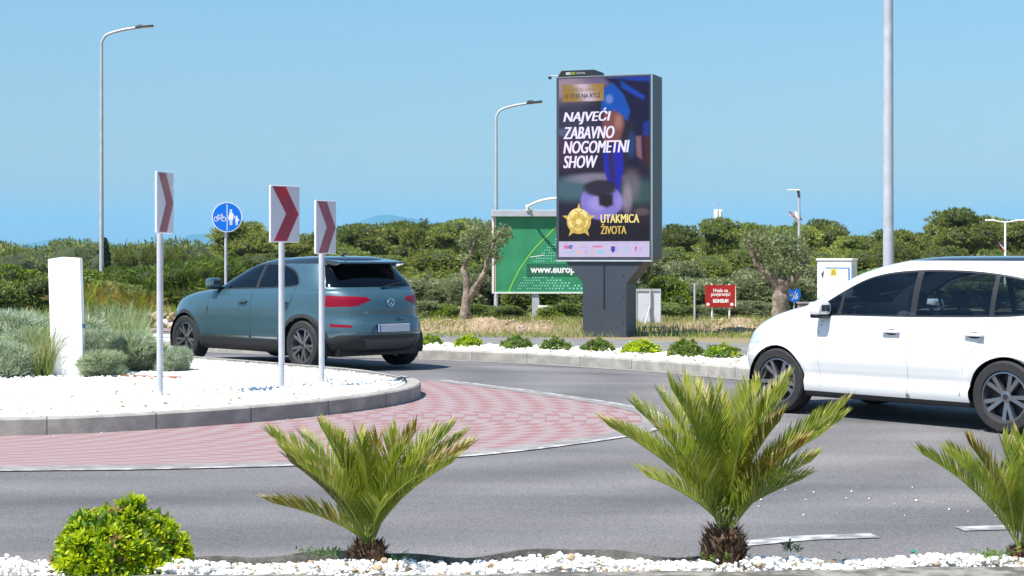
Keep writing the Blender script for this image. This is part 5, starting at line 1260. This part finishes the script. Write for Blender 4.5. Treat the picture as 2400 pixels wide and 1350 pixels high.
# ------------------------------------------------------------------ distant hills
def hills(name, d, px0, px1, prof, seed):
    n = 120; V = []; F_ = []; r = random.Random(seed)
    for i in range(n + 1):
        px = px0 + (px1 - px0) * i / n; top = prof(px); x_ = WX(px, d)
        for k in range(7):
            u = k / 6; hz = (HY - top) * d / F * (1 - (1 - u) ** 1.6); V.append((x_ * (1 + .04 * u), d + u * 900 + 60 * math.sin(i * .9 + k), -2 + hz * (1 + .02 * math.sin(i * 1.7 + k))))
    # back side down to the ground
        V.append((x_ * 1.1, d + 2600, -2))
    for i in range(n):
        for k in range(7): F_.append((i * 8 + k, (i + 1) * 8 + k, (i + 1) * 8 + k + 1, i * 8 + k + 1))
    o = npmesh(name, np.array(V), np.array(F_), [mk('hill_scrub', (.03, .045, .03), .95, c2=(.055, .07, .045), vs=.004)], smooth=True); o['kind'] = 'structure'
def bump_(px, c, w_, h_): return h_ * math.exp(-((px - c) / w_) ** 2)
hills('hills', 11000, -600, 3000, lambda p: 590 - bump_(p, 880, 110, 46) - bump_(p, 980, 240, 50) - bump_(p, 1200, 300, 20) - 1.6 * math.sin(p / 31) - 1.2 * math.sin(p / 13 + 1) - bump_(p, 450, 90, 38) - bump_(p, 110, 110, 30) - bump_(p, 300, 300, 10), 1)
# haze round the whole scene
hz = MB(); hz.box((-20000, -200, -3), (20000, 14200, 330)); ho = hz.build('haze', [mk('haze_air', (1, 1, 1))]); ho['kind'] = 'stuff'; ho['label'] = 'thin blue air between here and the hills'; ho['category'] = 'haze'
n = ho.data.materials[0].node_tree.nodes; l = ho.data.materials[0].node_tree.links
for q in list(n):
    if q.type != 'OUTPUT_MATERIAL': n.remove(q)
pv_ = n.new('ShaderNodeVolumePrincipled'); pv_.inputs['Density'].default_value = .00009; pv_.inputs['Color'].default_value = (.2, .6, 1, 1); pv_.inputs['Anisotropy'].default_value = 0
l.new(pv_.outputs[0], n['Material Output'].inputs['Volume'])

# ------------------------------------------------------------------ cars
def sdf(poly, x, z):
    d = 1e9; ins = False; n = len(poly)
    for i in range(n):
        ax, az = poly[i]; bx, bz = poly[(i + 1) % n]; ex, ez = bx - ax, bz - az; px, pz = x - ax, z - az
        t = max(0, min(1, (px * ex + pz * ez) / (ex * ex + ez * ez + 1e-12))); q = (px - ex * t) ** 2 + (pz - ez * t) ** 2
        if q < d: d = q
        if (az > z) != (bz > z) and x < (bx - ax) * (z - az) / (bz - az) + ax: ins = not ins
    d = math.sqrt(d); return -d if ins else d
def cutbm(bm, f, pred):
    fs = [q for q in bm.faces if pred(q)]; vs = set(v for q in fs for v in q.verts); val = {v: f(v.co) for v in vs}
    for v in vs:
        if abs(val[v]) < 1e-5: val[v] = 0
    es = set(e for q in fs for e in q.edges); zero = {}
    for e in list(es):
        a, b = e.verts
        if a in val and b in val and val[a] * val[b] < 0:
            t = val[a] / (val[a] - val[b]); _, nv = bmesh.utils.edge_split(e, a, t); val[nv] = 0
    for q in list(fs):
        zs = [v for v in q.verts if val.get(v, 1) == 0]
        if len(zs) >= 2 and any(val.get(v, 0) > 0 for v in q.verts) and any(val.get(v, 0) < 0 for v in q.verts):
            try: bmesh.utils.face_split(q, zs[0], zs[1])
            except Exception: pass
def glassm(name, tint, clear):
    m = bpy.data.materials.new(name); m.use_nodes = True; n = m.node_tree.nodes; l = m.node_tree.links; n.remove(n['Principled BSDF'])
    tr = n.new('ShaderNodeBsdfTransparent'); tr.inputs[0].default_value = (*tint, 1); gl = n.new('ShaderNodeBsdfGlossy'); gl.inputs['Roughness'].default_value = .03; gl.inputs[0].default_value = (.9, .93, 1, 1)
    fr = n.new('ShaderNodeFresnel'); fr.inputs[0].default_value = 1.5; mx = n.new('ShaderNodeMixShader'); l.new(fr.outputs[0], mx.inputs[0]); l.new(tr.outputs[0], mx.inputs[1]); l.new(gl.outputs[0], mx.inputs[2])
    l.new(mx.outputs[0], n['Material Output'].inputs['Surface']); return m
GL = glassm('window_glass', (.74, .84, .87), 0); GLD = glassm('dark_window_glass', (.07, .085, .11), 0)
def wheel(parent, x, y, r0, wd, side, dark=False, rotang=0):
    wl = bpy.data.objects.new('wheel', None); COL.objects.link(wl); wl.parent = parent; wl.location = (x, y, r0); wl.rotation_euler = (0, rotang, 0)
    T = Matrix.Rotation(R(90) * (1 if side < 0 else -1), 4, 'X')      # lathe axis -> outward
    ri = r0 * .69
    pr = [(ri, -wd / 2), (r0 * .93, -wd / 2), (r0 * .985, -wd * .42), (r0, -wd * .3), (r0, wd * .3), (r0 * .985, wd * .42), (r0 * .93, wd / 2), (ri + .012, wd / 2), (ri, wd * .45)]
    MB().lathe(pr, 48, 0, T, True).build('tyre', [M['rubber']], wl, True)
    m = MB(); m.lathe([(ri + .004, wd * .44), (ri - .014, wd * .46), (ri - .02, wd * .36), (ri - .03, -wd * .4)], 40, 0, T)
    m.lathe([(0, wd * .02), (ri - .03, wd * .0)], 32, 1, T)
    ns = 5
    for k in range(ns):
        for o_ in (-.17, .17):
            a = 2 * math.pi * k / ns; a2 = a + o_ * 1.15; c0 = Vector((math.cos(a + o_ * .5) * .05, math.sin(a + o_ * .5) * .05)); c1 = Vector((math.cos(a2), math.sin(a2))) * (ri - .016)
            n_ = (c1 - c0).normalized(); n_ = Vector((-n_.y, n_.x)); w0, w1 = .017, .02
            z0, z1 = wd * .34, wd * .42; vs = []
            for c, w_, z_ in ((c0, w0, z0), (c1, w1, z1)):
                for sgn in (-1, 1): vs += [(c.x + n_.x * w_ * sgn, c.y + n_.y * w_ * sgn, z_), (c.x + n_.x * w_ * sgn, c.y + n_.y * w_ * sgn, z_ - .045)]
            m.add(vs, [(0, 2, 6, 4), (0, 4, 5, 1), (2, 3, 7, 6), (1, 5, 7, 3)], 0, T)
    m.lathe([(0, wd * .38), (.03, wd * .38), (.055, wd * .34), (.06, wd * .2)], 20, 0, T)
    m.build('rim', [M['rim'], M['rimd']], wl, True)
    MB().lathe([(0, wd * .385 + .002), (.026, wd * .385 + .001), (.028, wd * .37)], 16, 0, T).build('hub_cap', [M['rimd']], wl, True)
    return wl
def car(name, label, rows, xw, tr, wr, loc, th, spec):
    root = empty(name, loc, -th, label, 'car')
    RV = 96; NQ = 56
    keys = spline([Vector((a, b, c)) for a, b, c in [(r_[0], r_[1], r_[2]) for r_ in rows]], 7); k2 = spline([Vector((r_[3], r_[4], r_[5])) for r_ in rows], 7)
    bm = bmesh.new(); ringv = []
    for q, q2 in zip(keys, k2):
        zf_, xf, zr_ = q; xr, w_, n_ = q2; a_ = (xr - xf) / 2; xc = (xr + xf) / 2; w_ = max(w_, .001)
        pts = []; S_ = 400
        dense = [(math.cos(math.pi / 2 * i / S_) ** (2 / n_) * a_, math.sin(math.pi / 2 * i / S_) ** (2 / n_) * w_) for i in range(S_ + 1)]
        acc = [0]
        for i in range(S_): acc.append(acc[-1] + math.hypot(dense[i + 1][0] - dense[i][0], dense[i + 1][1] - dense[i][1]))
        quad = []; j = 0
        for i in range(NQ + 1):
            t = acc[-1] * i / NQ
            while j < S_ - 1 and acc[j + 1] < t: j += 1
            u = (t - acc[j]) / max(1e-9, acc[j + 1] - acc[j]); quad.append((dense[j][0] + (dense[j + 1][0] - dense[j][0]) * u, dense[j][1] + (dense[j + 1][1] - dense[j][1]) * u))
        full = [(xc + x, y) for x, y in quad] + [(xc - x, y) for x, y in quad[::-1][1:]] + [(xc - x, -y) for x, y in quad[1:]] + [(xc + x, -y) for x, y in quad[::-1][1:-1]]
        rv = []
        for x, y in full:
            u = (x - xf) / max(.01, xr - xf); u = u * u * (3 - 2 * u); z = zf_ + (zr_ - zf_) * u
            if w_ > .1:
                bowf = spec.get('bow', .1) * (abs(y) / w_) ** 2
                if x < xc: x += bowf * max(0, 1 - (x - xf) / .8)
                else: x -= bowf * .6 * max(0, 1 - (xr - x) / .8)
            if z < .95:
                for X in xw:
                    rr = math.hypot(x - X, z - wr); k = math.exp(-((rr - spec['arch'] - .02) / .07) ** 2); y += math.copysign(.018 * k, y) if abs(y) > w_ * .7 else 0
            rv.append(bm.verts.new((x, y, z)))
        ringv.append(rv)
    n = len(ringv[0])
    for a, b in zip(ringv, ringv[1:]):
        for i in range(n): bm.faces.new((a[i], a[(i + 1) % n], b[(i + 1) % n], b[i]))
    bm.faces.new(ringv[0][::-1])
    top = ringv[-1]
    for i in range(n // 2): 
        a, b, c, d_ = top[i], top[i + 1], top[(n - i - 1) % n], top[(n - i) % n]
        ff = list(dict.fromkeys((a, b, c, d_)))
        if len(ff) >= 3:
            try: bm.faces.new(ff)
            except Exception: pass
    bmesh.ops.remove_doubles(bm, verts=bm.verts[:], dist=.0004)
    bmesh.ops.recalc_face_normals(bm, faces=bm.faces)
    side = lambda q: abs(q.normal.y) > .42 and abs(q.calc_center_median().y) > .3
    sideL = lambda q: abs(q.normal.y) > .42
    lay = bm.faces.layers.int.new('part')
    PN = ['body']; 
    def region(pname, f, pred, only=None):
        cutbm(bm, f, pred)
        if pname not in PN: PN.append(pname)
        k = PN.index(pname); bm.normal_update()
        for q in bm.faces:
            if pred(q) and (only is None or q[lay] in [PN.index(o_) for o_ in only if o_ in PN]):
                c = q.calc_center_median()
                if f(c) < 0: q[lay] = k
    # cladding, then windows, arches
    for nm, f, pred, only in spec['regions'](side): region(nm, f, pred, only)
    for X in xw: region('hole', lambda c, X=X: math.hypot(c.x - X, c.z - wr) - spec['arch'], lambda q: abs(q.calc_center_median().y) > .55 and q.calc_center_median().z < wr + .5, None)
    mats_ = spec['mats']; out = {}
    for k, nm in enumerate(PN):
        if nm in ('hole', 'seam'): continue
        fs = [q for q in bm.faces if q[lay] == k or (nm == 'body' and 'seam' in PN and q[lay] == PN.index('seam'))]
        if not fs: continue
        groups = {}
        for q in fs:
            c = q.calc_center_median(); g_ = 0
            if nm in spec['split']: g_ = 0 if c.y < 0 else 1
            groups.setdefault(g_, []).append(q)
        for g_, qs in groups.items():
            vm = {}; V = []; F_ = []; Nn = []
            for q in qs:
                idx = []
                for v in q.verts:
                    if v not in vm: vm[v] = len(V); V.append(tuple(v.co)); Nn.append(tuple(v.normal))
                    idx.append(vm[v])
                F_.append(tuple(idx))
            base = nm.split('.')[0]
            me = bpy.data.meshes.new(base); me.from_pydata(V, [], F_); me.materials.append(mats_.get(nm, mats_['body']))
            if nm == 'body': me.materials.append(mats_['seam']); me.polygons.foreach_set('material_index', [1 if 'seam' in PN and q[lay] == PN.index('seam') else 0 for q in qs])
            me.polygons.foreach_set('use_smooth', [True] * len(F_)); me.normals_split_custom_set_from_vertices(Nn)
            par = root
            o = bpy.data.objects.new(base, me); COL.objects.link(o); o.parent = par; out.setdefault(nm, []).append(o)
    bm.free()
    # wheels and liners
    for X in xw:
        for s in (-1, 1): wheel(root, X, s * (tr / 2), wr, .22, s, rotang=.4 * X)
        m = MB(); n2 = 20; rr = spec['arch'] + .004
        vs = []; 
        for k in range(n2 + 1):
            a = -.35 + (math.pi + .7) * k / n2
            for yy in (-tr / 2 - .105, tr / 2 + .105): vs.append((X + rr * math.cos(a), yy, wr + rr * math.sin(a)))
        m.add(vs, [(2 * k, 2 * k + 1, 2 * k + 3, 2 * k + 2) for k in range(n2)]); m.build('wheel_arch_liner', [M['black']], root, recalc=False)
    m = MB(); m.box((.35, -tr / 2 + .12, .2), (spec['L'] - .3, tr / 2 - .12, .36)); m.build('underbody', [M['black']], root)
    # cabin: dashboard, seats, steering wheel
    cz = spec['belt']; cx0 = spec['cowl']
    m = MB(); m.box((cx0 - .1, -.66, .5), (cx0 + .35, .66, cz - .06), 0, None, .05); m.build('dashboard', [M['seat']], root, True)
    m = MB(); m.box((cx0 + .3, -.7, .36), (spec['L'] - .5, .7, .42)); m.build('cabin_floor', [M['seat']], root)
    for sx in (cx0 + 1.05, cx0 + 1.9):
        for sy in (-.36, .36):
            m = MB(); m.box((sx - .5, sy - .24, .42), (sx, sy + .24, .62), 0, None, .06); T = Matrix.Translation((sx, sy, .55)) @ Matrix.Rotation(R(14), 4, 'Y'); m.box((-.07, -.23, 0), (.07, .23, .58), 0, T, .06); m.box((-.05, -.12, .6), (.05, .12, .78), 0, T, .045); m.tube([(0, 0, .56), (0, 0, .62)], .02, 6, 0, T); m.build('seat', [M['seat']], root, True)
    m = MB(); T = Matrix.Translation((cx0 + .42, -.36, cz - .1)) @ Matrix.Rotation(R(-65), 4, 'Y')
    rg_ = [(.17 * math.cos(a * math.pi / 12), .17 * math.sin(a * math.pi / 12), 0) for a in range(25)]; m.tube(rg_, .015, 8, 0, T, False); m.box((-.16, -.02, -.01), (.16, .02, .01), 0, T); m.build('steering_wheel', [M['black']], root, True)
    return root, out
def loc_from_wheel(px, by, th, lx, ly, up=0, sx=1.0, sy=1.0):
    lx *= sx; ly *= sy
    g = G(px, by); c, s = math.cos(-th), math.sin(-th); return Vector((g.x - (lx * c - ly * s), g.y - (lx * s + ly * c), g.z))
def mirror(root, x, y, z, mats, s):
    m = MB(); m.box((x - .1, s * y, z), (x + .06, s * (y + .2), z + .14), 0, None, .04) if s > 0 else m.box((x - .1, -(y + .2), z), (x + .06, -y, z + .14), 0, None, .04)
    o = m.build('wing_mirror', [mats[0]], root, True)
    m = MB(); a, b = (y + .04, y + .17) if s > 0 else (-y - .17, -y - .04); m.box((x + .055, a, z + .035), (x + .064, b, z + .11), 0, None, .004); m.build('mirror_glass', [M['chrome']], o)
    m = MB(); a, b = (y - .05, y + .17) if s > 0 else (-y - .17, -y + .05); m.box((x - .09, a, z - .03), (x + .05, b, z + .012), 0, None, .012); m.build('mirror_base', [M['black']], o, True)
def handles(doors, pos, ymax, mat):
    for o in doors:
        xs_ = [v.co.x for v in o.data.vertices]; xa, xb = min(xs_), max(xs_); yy = sum(v.co.y for v in o.data.vertices) / len(o.data.vertices); s = -1 if yy < 0 else 1
        zz = pos; cand = [v.co for v in o.data.vertices if abs(v.co.z - zz) < .05 and v.co.x > xb - .3]
        if not cand: continue
        ys = max(abs(c.y) for c in cand); xc = xb - .2
        m = MB(); m.box((xc - .1, s * ys - .012, zz - .017), (xc + .1, s * ys + .028 * s if s > 0 else s * ys + .012, zz + .017), 0) if False else None
        m = MB(); y0, y1 = (ys - .01, ys + .035) if s > 0 else (-ys - .035, -ys + .01)
        m.box((xc - .1, y0, zz - .016), (xc + .1, y1, zz + .016), 0, None, .012); m.build('door_handle', [mat], o, True)
        m = MB(); y0, y1 = (ys - .01, ys + .006) if s > 0 else (-ys - .006, -ys + .01); m.prism([(xc + a, zz - .005 + b) for a, b in circ(0, 0, .075, 16, .03)], y0, y1, 0); m.build('handle_recess', [M['clad']], o)

# ---- blue crossover
th = R(47); XW = (.86, 3.64)
rowsB = [ # zf, xf, zr, xr, w, n
 (.20, .35, .24, 4.15, .76, 3.6), (.24, .16, .28, 4.32, .86, 3.6), (.36, .07, .38, 4.43, .90, 3.6), (.50, .02, .50, 4.47, .915, 3.6), (.62, .0, .62, 4.46, .92, 3.6), (.72, .03, .74, 4.40, .925, 3.6),
 (.82, .10, .86, 4.39, .925, 3.6), (.92, .22, .98, 4.36, .915, 3.7), (1.0, .48, 1.06, 4.30, .895, 3.9), (1.06, .85, 1.10, 4.25, .865, 4.2), (1.11, 1.22, 1.14, 4.21, .835, 4.6),
 (1.22, 1.48, 1.24, 4.12, .79, 4.8), (1.33, 1.72, 1.34, 4.01, .735, 4.8), (1.43, 1.97, 1.45, 3.90, .68, 4.8), (1.50, 2.2, 1.53, 3.80, .62, 4.6), (1.545, 2.45, 1.565, 3.7, .53, 4.2), (1.57, 2.75, 1.58, 3.5, .36, 4), (1.583, 3.0, 1.583, 3.2, .12, 3)]
winB = [(p.x, p.y) for p in spline([(1.62, 1.12), (2.2, 1.125), (3.0, 1.15), (3.42, 1.18), (3.44, 1.24), (3.28, 1.36), (2.95, 1.445), (2.55, 1.455), (2.2, 1.41), (1.9, 1.28)], 6, True)]
def regB(side):
    rear = lambda q: q.normal.x > .25 and q.calc_center_median().x > 3.4; front = lambda q: q.normal.x < -.15 and q.calc_center_median().x < 2.6
    anyf = lambda q: True; low = lambda q: q.calc_center_median().z < .7
    R_ = []
    R_.append(('bumper_cladding', lambda c: c.z - (.40 if c.x < 3.9 else .40 + .1 * min(1, (c.x - 3.9) / .3)), low, None))
    for X in XW: R_.append(('bumper_cladding', lambda c, X=X: math.hypot(c.x - X, c.z - .34) - .445, lambda q: abs(q.calc_center_median().y) > .6 and q.calc_center_median().z < .85, None))
    R_.append(('trim_strip', lambda c: abs(c.z - .425) - .012, lambda q: q.calc_center_median().z < .6 and 1.35 < q.calc_center_median().x < 3.15, ['body', 'bumper_cladding']))
    R_.append(('roof', lambda c: (1.475 if c.x < 3.6 else 1.475 + .0 * (c.x - 3.6)) - c.z, lambda q: q.calc_center_median().z > 1.3, None))
    gapl = lambda pts: (lambda c: min(segd(pts[i], pts[i + 1], c.x, c.z) for i in range(len(pts) - 1)) - .006)
    d1 = [(1.5, .42), (1.47, .7), (1.55, 1.09), (1.6, 1.12)]; d2 = [(2.52, .42), (2.56, 1.1)]; d3 = [(3.16, .42), (3.22, .72), (3.42, .95), (3.46, 1.16)]
    R_.append(('door', lambda c: sdf([(1.5, .44), (2.52, .44), (2.56, 1.12), (1.6, 1.115), (1.47, .8)], c.x, c.z), side, ['body']))
    R_.append(('door.r', lambda c: sdf([(2.52, .44), (3.16, .44), (3.22, .72), (3.42, .95), (3.46, 1.17), (2.56, 1.12)], c.x, c.z), side, ['body']))
    for pts in (d1, d2, d3): R_.append(('seam', gapl(pts), side, None))
    R_.append(('window_trim', lambda c: sdf(winB, c.x, c.z) - .022, side, None))
    R_.append(('side_window', lambda c: sdf(winB, c.x, c.z), lambda q: side(q) and q.calc_center_median().x < 2.6, ['window_trim']))
    R_.append(('side_window.r', lambda c: sdf(winB, c.x, c.z), lambda q: side(q) and q.calc_center_median().x > 2.5, ['window_trim']))
    R_.append(('window_trim', lambda c: abs(c.x - 2.57) - .035, lambda q: side(q) and 1.1 < q.calc_center_median().z < 1.47, ['side_window', 'side_window.r']))
    ws = [(-.78, 1.135), (.78, 1.135), (.66, 1.46), (-.66, 1.46)]; R_.append(('windscreen', lambda c: sdf(ws, c.y, c.z), front, None))
    rw = [(p[0], p[1]) for p in [(-.72, 1.15), (.72, 1.15), (.70, 1.2), (.57, 1.46), (-.57, 1.46), (-.70, 1.2)]]
    R_.append(('rear_window', lambda c: sdf(rw, c.y, c.z), rear, None))
    for s in (-1, 1): R_.append(('tail_light', lambda c, s=s: sdf([(.28, .975), (.34, 1.02), (.8, 1.045), (1.0, 1.04), (1.0, .92), (.82, .88), (.5, .89)], c.y * s, c.z), lambda q: q.calc_center_median().x > 3.98, ['body']))
    for s in (-1, 1): R_.append(('reflector', lambda c, s=s: sdf([(.56, .6), (.74, .61), (.74, .65), (.58, .64)], c.y * s, c.z), rear, ['body']))
    R_.append(('lower_trim', lambda c: sdf([(-.42, .44), (.42, .44), (.36, .3), (-.36, .3)], c.y, c.z), rear, ['bumper_cladding']))
    for s in (-1, 1): R_.append(('headlight', lambda c, s=s: sdf([(.42, .72), (.9, .76), (.93, .88), (.5, .83)], c.y * s, c.z), lambda q: q.calc_center_median().x < .5, ['body']))
    R_.append(('grille', lambda c: sdf([(-.42, .5), (.42, .5), (.42, .8), (-.42, .8)], c.y, c.z), lambda q: q.calc_center_median().x < .4, ['body']))
    return R_
def segd(a, b, x, z):
    ex, ez = b[0] - a[0], b[1] - a[1]; px, pz = x - a[0], z - a[1]; t = max(0, min(1, (px * ex + pz * ez) / (ex * ex + ez * ez))); return math.hypot(px - ex * t, pz - ez * t)
common = dict(split={'door', 'door.r', 'side_window', 'side_window.r', 'tail_light', 'headlight', 'window_trim', 'trim_strip', 'reflector', 'taill'})
matsB = {'body': M['teal'], 'bumper_cladding': M['clad'], 'trim_strip': M['chrome'], 'roof': M['roofb'], 'door': M['teal'], 'door.r': M['teal'], 'seam': M['black'], 'window_trim': M['black'], 'side_window': GLD, 'side_window.r': GLD, 'windscreen': GL, 'rear_window': GLD, 'tail_light': M['redl'], 'reflector': M['redl'], 'lower_trim': mk('lower_bumper', (.07, .075, .08), .5), 'headlight': M['lens'], 'grille': M['black']}
locB = loc_from_wheel(712, 868, th, XW[1], -.84, 0, 1.07, 1.05)
blue, ob = car('blue_car', 'teal blue crossover with black roof driving away behind the chevron signs', rowsB, XW, 1.55, .345, locB, th, dict(common, L=4.45, belt=1.1, cowl=1.3, arch=.385, bow=.13, regions=regB, mats=matsB))
blue.scale = (1.07, 1.05, 1)
# rear spoiler, plate, badge, wiper, exhaust trims, handles, mirrors
m = MB(); m.prism([(3.62, 1.545), (4.02, 1.50), (4.06, 1.475), (3.9, 1.44), (3.62, 1.48)], -.55, .55, 0); sp = m.build('spoiler', [M['roofb']], blue); 
bv = sp.modifiers.new('b', 'BEVEL'); bv.width = .015; bv.segments = 2
m = MB(); m.box((4.4, -.27, .53), (4.475, .27, .65), 0, None, .006); pr = m.build('plate_recess', [M['black']], blue)
m = MB(); m.box((4.472, -.26, .538), (4.484, .26, .645), 0, None, .003); m.build('number_plate', [M['plate']], blue); MB().box((4.485, -.258, .54), (4.487, -.23, .643)).build('plate_band', [M['signb']], blue)
m = MB(); BT = Matrix.Translation((4.41, 0, .94)) @ Matrix.Rotation(R(84), 4, 'Y'); m.lathe([(.056, -.01), (.056, .004), (.047, .004), (.047, -.01)], 28, 0, BT)
for a, b in (((-.035, -.03), (0, .0)), ((-.035, .03), (0, .0)), ((.0, .0), (.038, -.022)), ((.0, .0), (.038, .022))): m.tube([(a[0], a[1], .0), (b[0], b[1], .0)], .004, 6, 0, BT)
m.build('badge', [M['chrome']], blue)
m = MB(); m.tube([(4.225, -.02, 1.14), (4.2, .28, 1.2), (4.19, .38, 1.21)], [.012, .008, .005], 6); m.build('rear_wiper', [M['black']], blue)
m = MB(); m.tube([(4.44, -.5, .71), (4.455, 0, .71), (4.44, .5, .71)], .006, 6); m.build('crease_strip', [M['teal']], blue)
handles(ob.get('door', []) + ob.get('door.r', []), .93, 0, M['teal'])
for s in (-1, 1): mirror(blue, 1.68, .82, 1.12, [M['teal']], s)
m = MB(); m.tube([(3.35, 0, 1.575), (3.5, 0, 1.64)], [.022, .005], 8); m.build('aerial', [M['roofb']], blue, True)

# ---- white people carrier
th2 = R(50); XV = (.86, 3.56)
rowsW = [
 (.19, .32, .21, 4.1, .76, 3.4), (.22, .14, .24, 4.26, .85, 3.4), (.34, .05, .36, 4.34, .893, 3.4), (.42, .02, .44, 4.35, .868, 3.4), (.50, .0, .52, 4.36, .885, 3.4), (.60, .0, .62, 4.34, .905, 3.4), (.72, .03, .75, 4.32, .905, 3.4),
 (.82, .10, .88, 4.30, .90, 3.5), (.91, .20, .98, 4.27, .89, 3.6), (1.01, .40, 1.03, 4.24, .875, 3.8), (1.09, .66, 1.07, 4.21, .855, 4.2), (1.155, .92, 1.11, 4.18, .835, 4.6),
 (1.28, 1.13, 1.27, 4.11, .80, 4.8), (1.40, 1.36, 1.39, 4.03, .76, 4.8), (1.51, 1.62, 1.51, 3.95, .71, 4.8), (1.59, 1.9, 1.585, 3.85, .63, 4.6), (1.645, 2.2, 1.65, 3.7, .53, 4.2), (1.67, 2.5, 1.67, 3.5, .36, 4), (1.675, 3.0, 1.675, 3.2, .12, 3)]
winW = [(p.x, p.y) for p in spline([(1.34, 1.085), (1.8, 1.078), (2.8, 1.09), (3.68, 1.125), (3.86, 1.2), (3.88, 1.33), (3.72, 1.43), (3.2, 1.505), (2.5, 1.515), (2.0, 1.45), (1.64, 1.29)], 6, True)]
def regW(side):
    rear = lambda q: q.normal.x > .25 and q.calc_center_median().x > 3.4; front = lambda q: q.normal.x < -.15 and q.calc_center_median().x < 2.6
    R_ = []
    R_.append(('sill_trim', lambda c: c.z - .265, lambda q: q.calc_center_median().z < .6, None))
    R_.append(('roof', lambda c: 1.625 - c.z, lambda q: q.calc_center_median().z > 1.5, None))
    gapl = lambda pts: (lambda c: min(segd(pts[i], pts[i + 1], c.x, c.z) for i in range(len(pts) - 1)) - .003)
    R_.append(('door', lambda c: sdf([(1.44, .3), (2.5, .3), (2.53, 1.085), (1.5, 1.07), (1.4, .8)], c.x, c.z), side, ['body']))
    R_.append(('door.r', lambda c: sdf([(2.5, .3), (3.08, .3), (3.15, .7), (3.4, .95), (3.46, 1.11), (2.53, 1.085)], c.x, c.z), side, ['body']))
    for pts in ([(1.44, .27), (1.4, .8), (1.48, 1.06)], [(2.5, .27), (2.53, 1.09)], [(3.08, .27), (3.15, .7), (3.4, .95), (3.46, 1.11)]): R_.append(('seam', gapl(pts), side, None))
    R_.append(('window_trim', lambda c: sdf(winW, c.x, c.z) - .018, side, None))
    R_.append(('side_window', lambda c: sdf(winW, c.x, c.z), lambda q: side(q) and q.calc_center_median().x < 2.56, ['window_trim']))
    R_.append(('side_window.r', lambda c: sdf(winW, c.x, c.z), lambda q: side(q) and 2.5 < q.calc_center_median().x, ['window_trim']))
    for X, hw_ in ((2.54, .035), (3.4, .025), (1.66, .018)): R_.append(('window_trim', lambda c, X=X, hw_=hw_: abs(c.x - X) - hw_, lambda q: side(q) and 1.0 < q.calc_center_median().z < 1.56, ['side_window', 'side_window.r']))
    ws = [(-.66, 1.155), (.66, 1.155), (.56, 1.54), (-.56, 1.54)]; R_.append(('windscreen', lambda c: sdf(ws, c.y, c.z), front, None))
    rw = [(-.7, 1.12), (.7, 1.12), (.62, 1.5), (-.62, 1.5)]; R_.append(('rear_window', lambda c: sdf(rw, c.y, c.z), rear, None))
    for s in (-1, 1): R_.append(('tail_light', lambda c, s=s: sdf([(.5, .85), (1.0, .85), (1.0, 1.03), (.5, 1.0)], c.y * s, c.z), lambda q: q.calc_center_median().x > 4.0, ['body']))
    for s in (-1, 1): R_.append(('headlight', lambda c, s=s: sdf([(.4, .68), (.95, .74), (.96, .88), (.5, .8)], c.y * s, c.z), lambda q: q.calc_center_median().x < .55, ['body']))
    R_.append(('grille', lambda c: sdf([(-.4, .66), (.4, .66), (.4, .78), (-.4, .78)], c.y, c.z), lambda q: q.calc_center_median().x < .4, ['body']))
    R_.append(('lower_grille', lambda c: sdf([(-.6, .3), (.6, .3), (.5, .5), (-.5, .5)], c.y, c.z), lambda q: q.calc_center_median().x < .4, ['body']))
    return R_
matsW = {'body': M['whitecar'], 'sill_trim': M['clad'], 'roof': M['roofb'], 'door': M['whitecar'], 'door.r': M['whitecar'], 'seam': mk('grey_seam', (.25, .26, .28), .6), 'window_trim': M['black'], 'side_window': GL, 'side_window.r': glassm('tinted_window_glass', (.32, .38, .44), 0), 'windscreen': GL, 'rear_window': GLD, 'tail_light': M['redl'], 'headlight': M['lens'], 'grille': M['black'], 'lower_grille': M['black'], 'crease': M['galv']}
locW = loc_from_wheel(1822, 967, th2, XV[0], -.86, 0, 1.04, 1.03)
white, ow = car('white_car', 'white people carrier with dark roof driving in from the right', rowsW, XV, 1.53, .345, locW, th2, dict(common, L=4.35, belt=1.08, cowl=1.02, arch=.375, bow=.13, regions=regW, mats=matsW))
white.scale = (1.04, 1.03, 1)
handles(ow.get('door', []) + ow.get('door.r', []), .92, 0, M['whitecar'])
for s in (-1, 1): mirror(white, 1.5, .84, 1.06, [M['whitecar']], s)
m = MB()
for s in (-1, 1): m.box((1.3, s * .835 - .01, .262), (3.1, s * .835 + .01, .275), 0, None, .003)
m.build('sill_strip', [M['chrome']], white)
m = MB(); m.lathe([(.06, 0), (.052, .008), (.046, 0)], 28, 0, Matrix.Translation((.02, 0, .72)) @ Matrix.Rotation(-R(80), 4, 'Y')); m.build('badge', [M['chrome']], white)
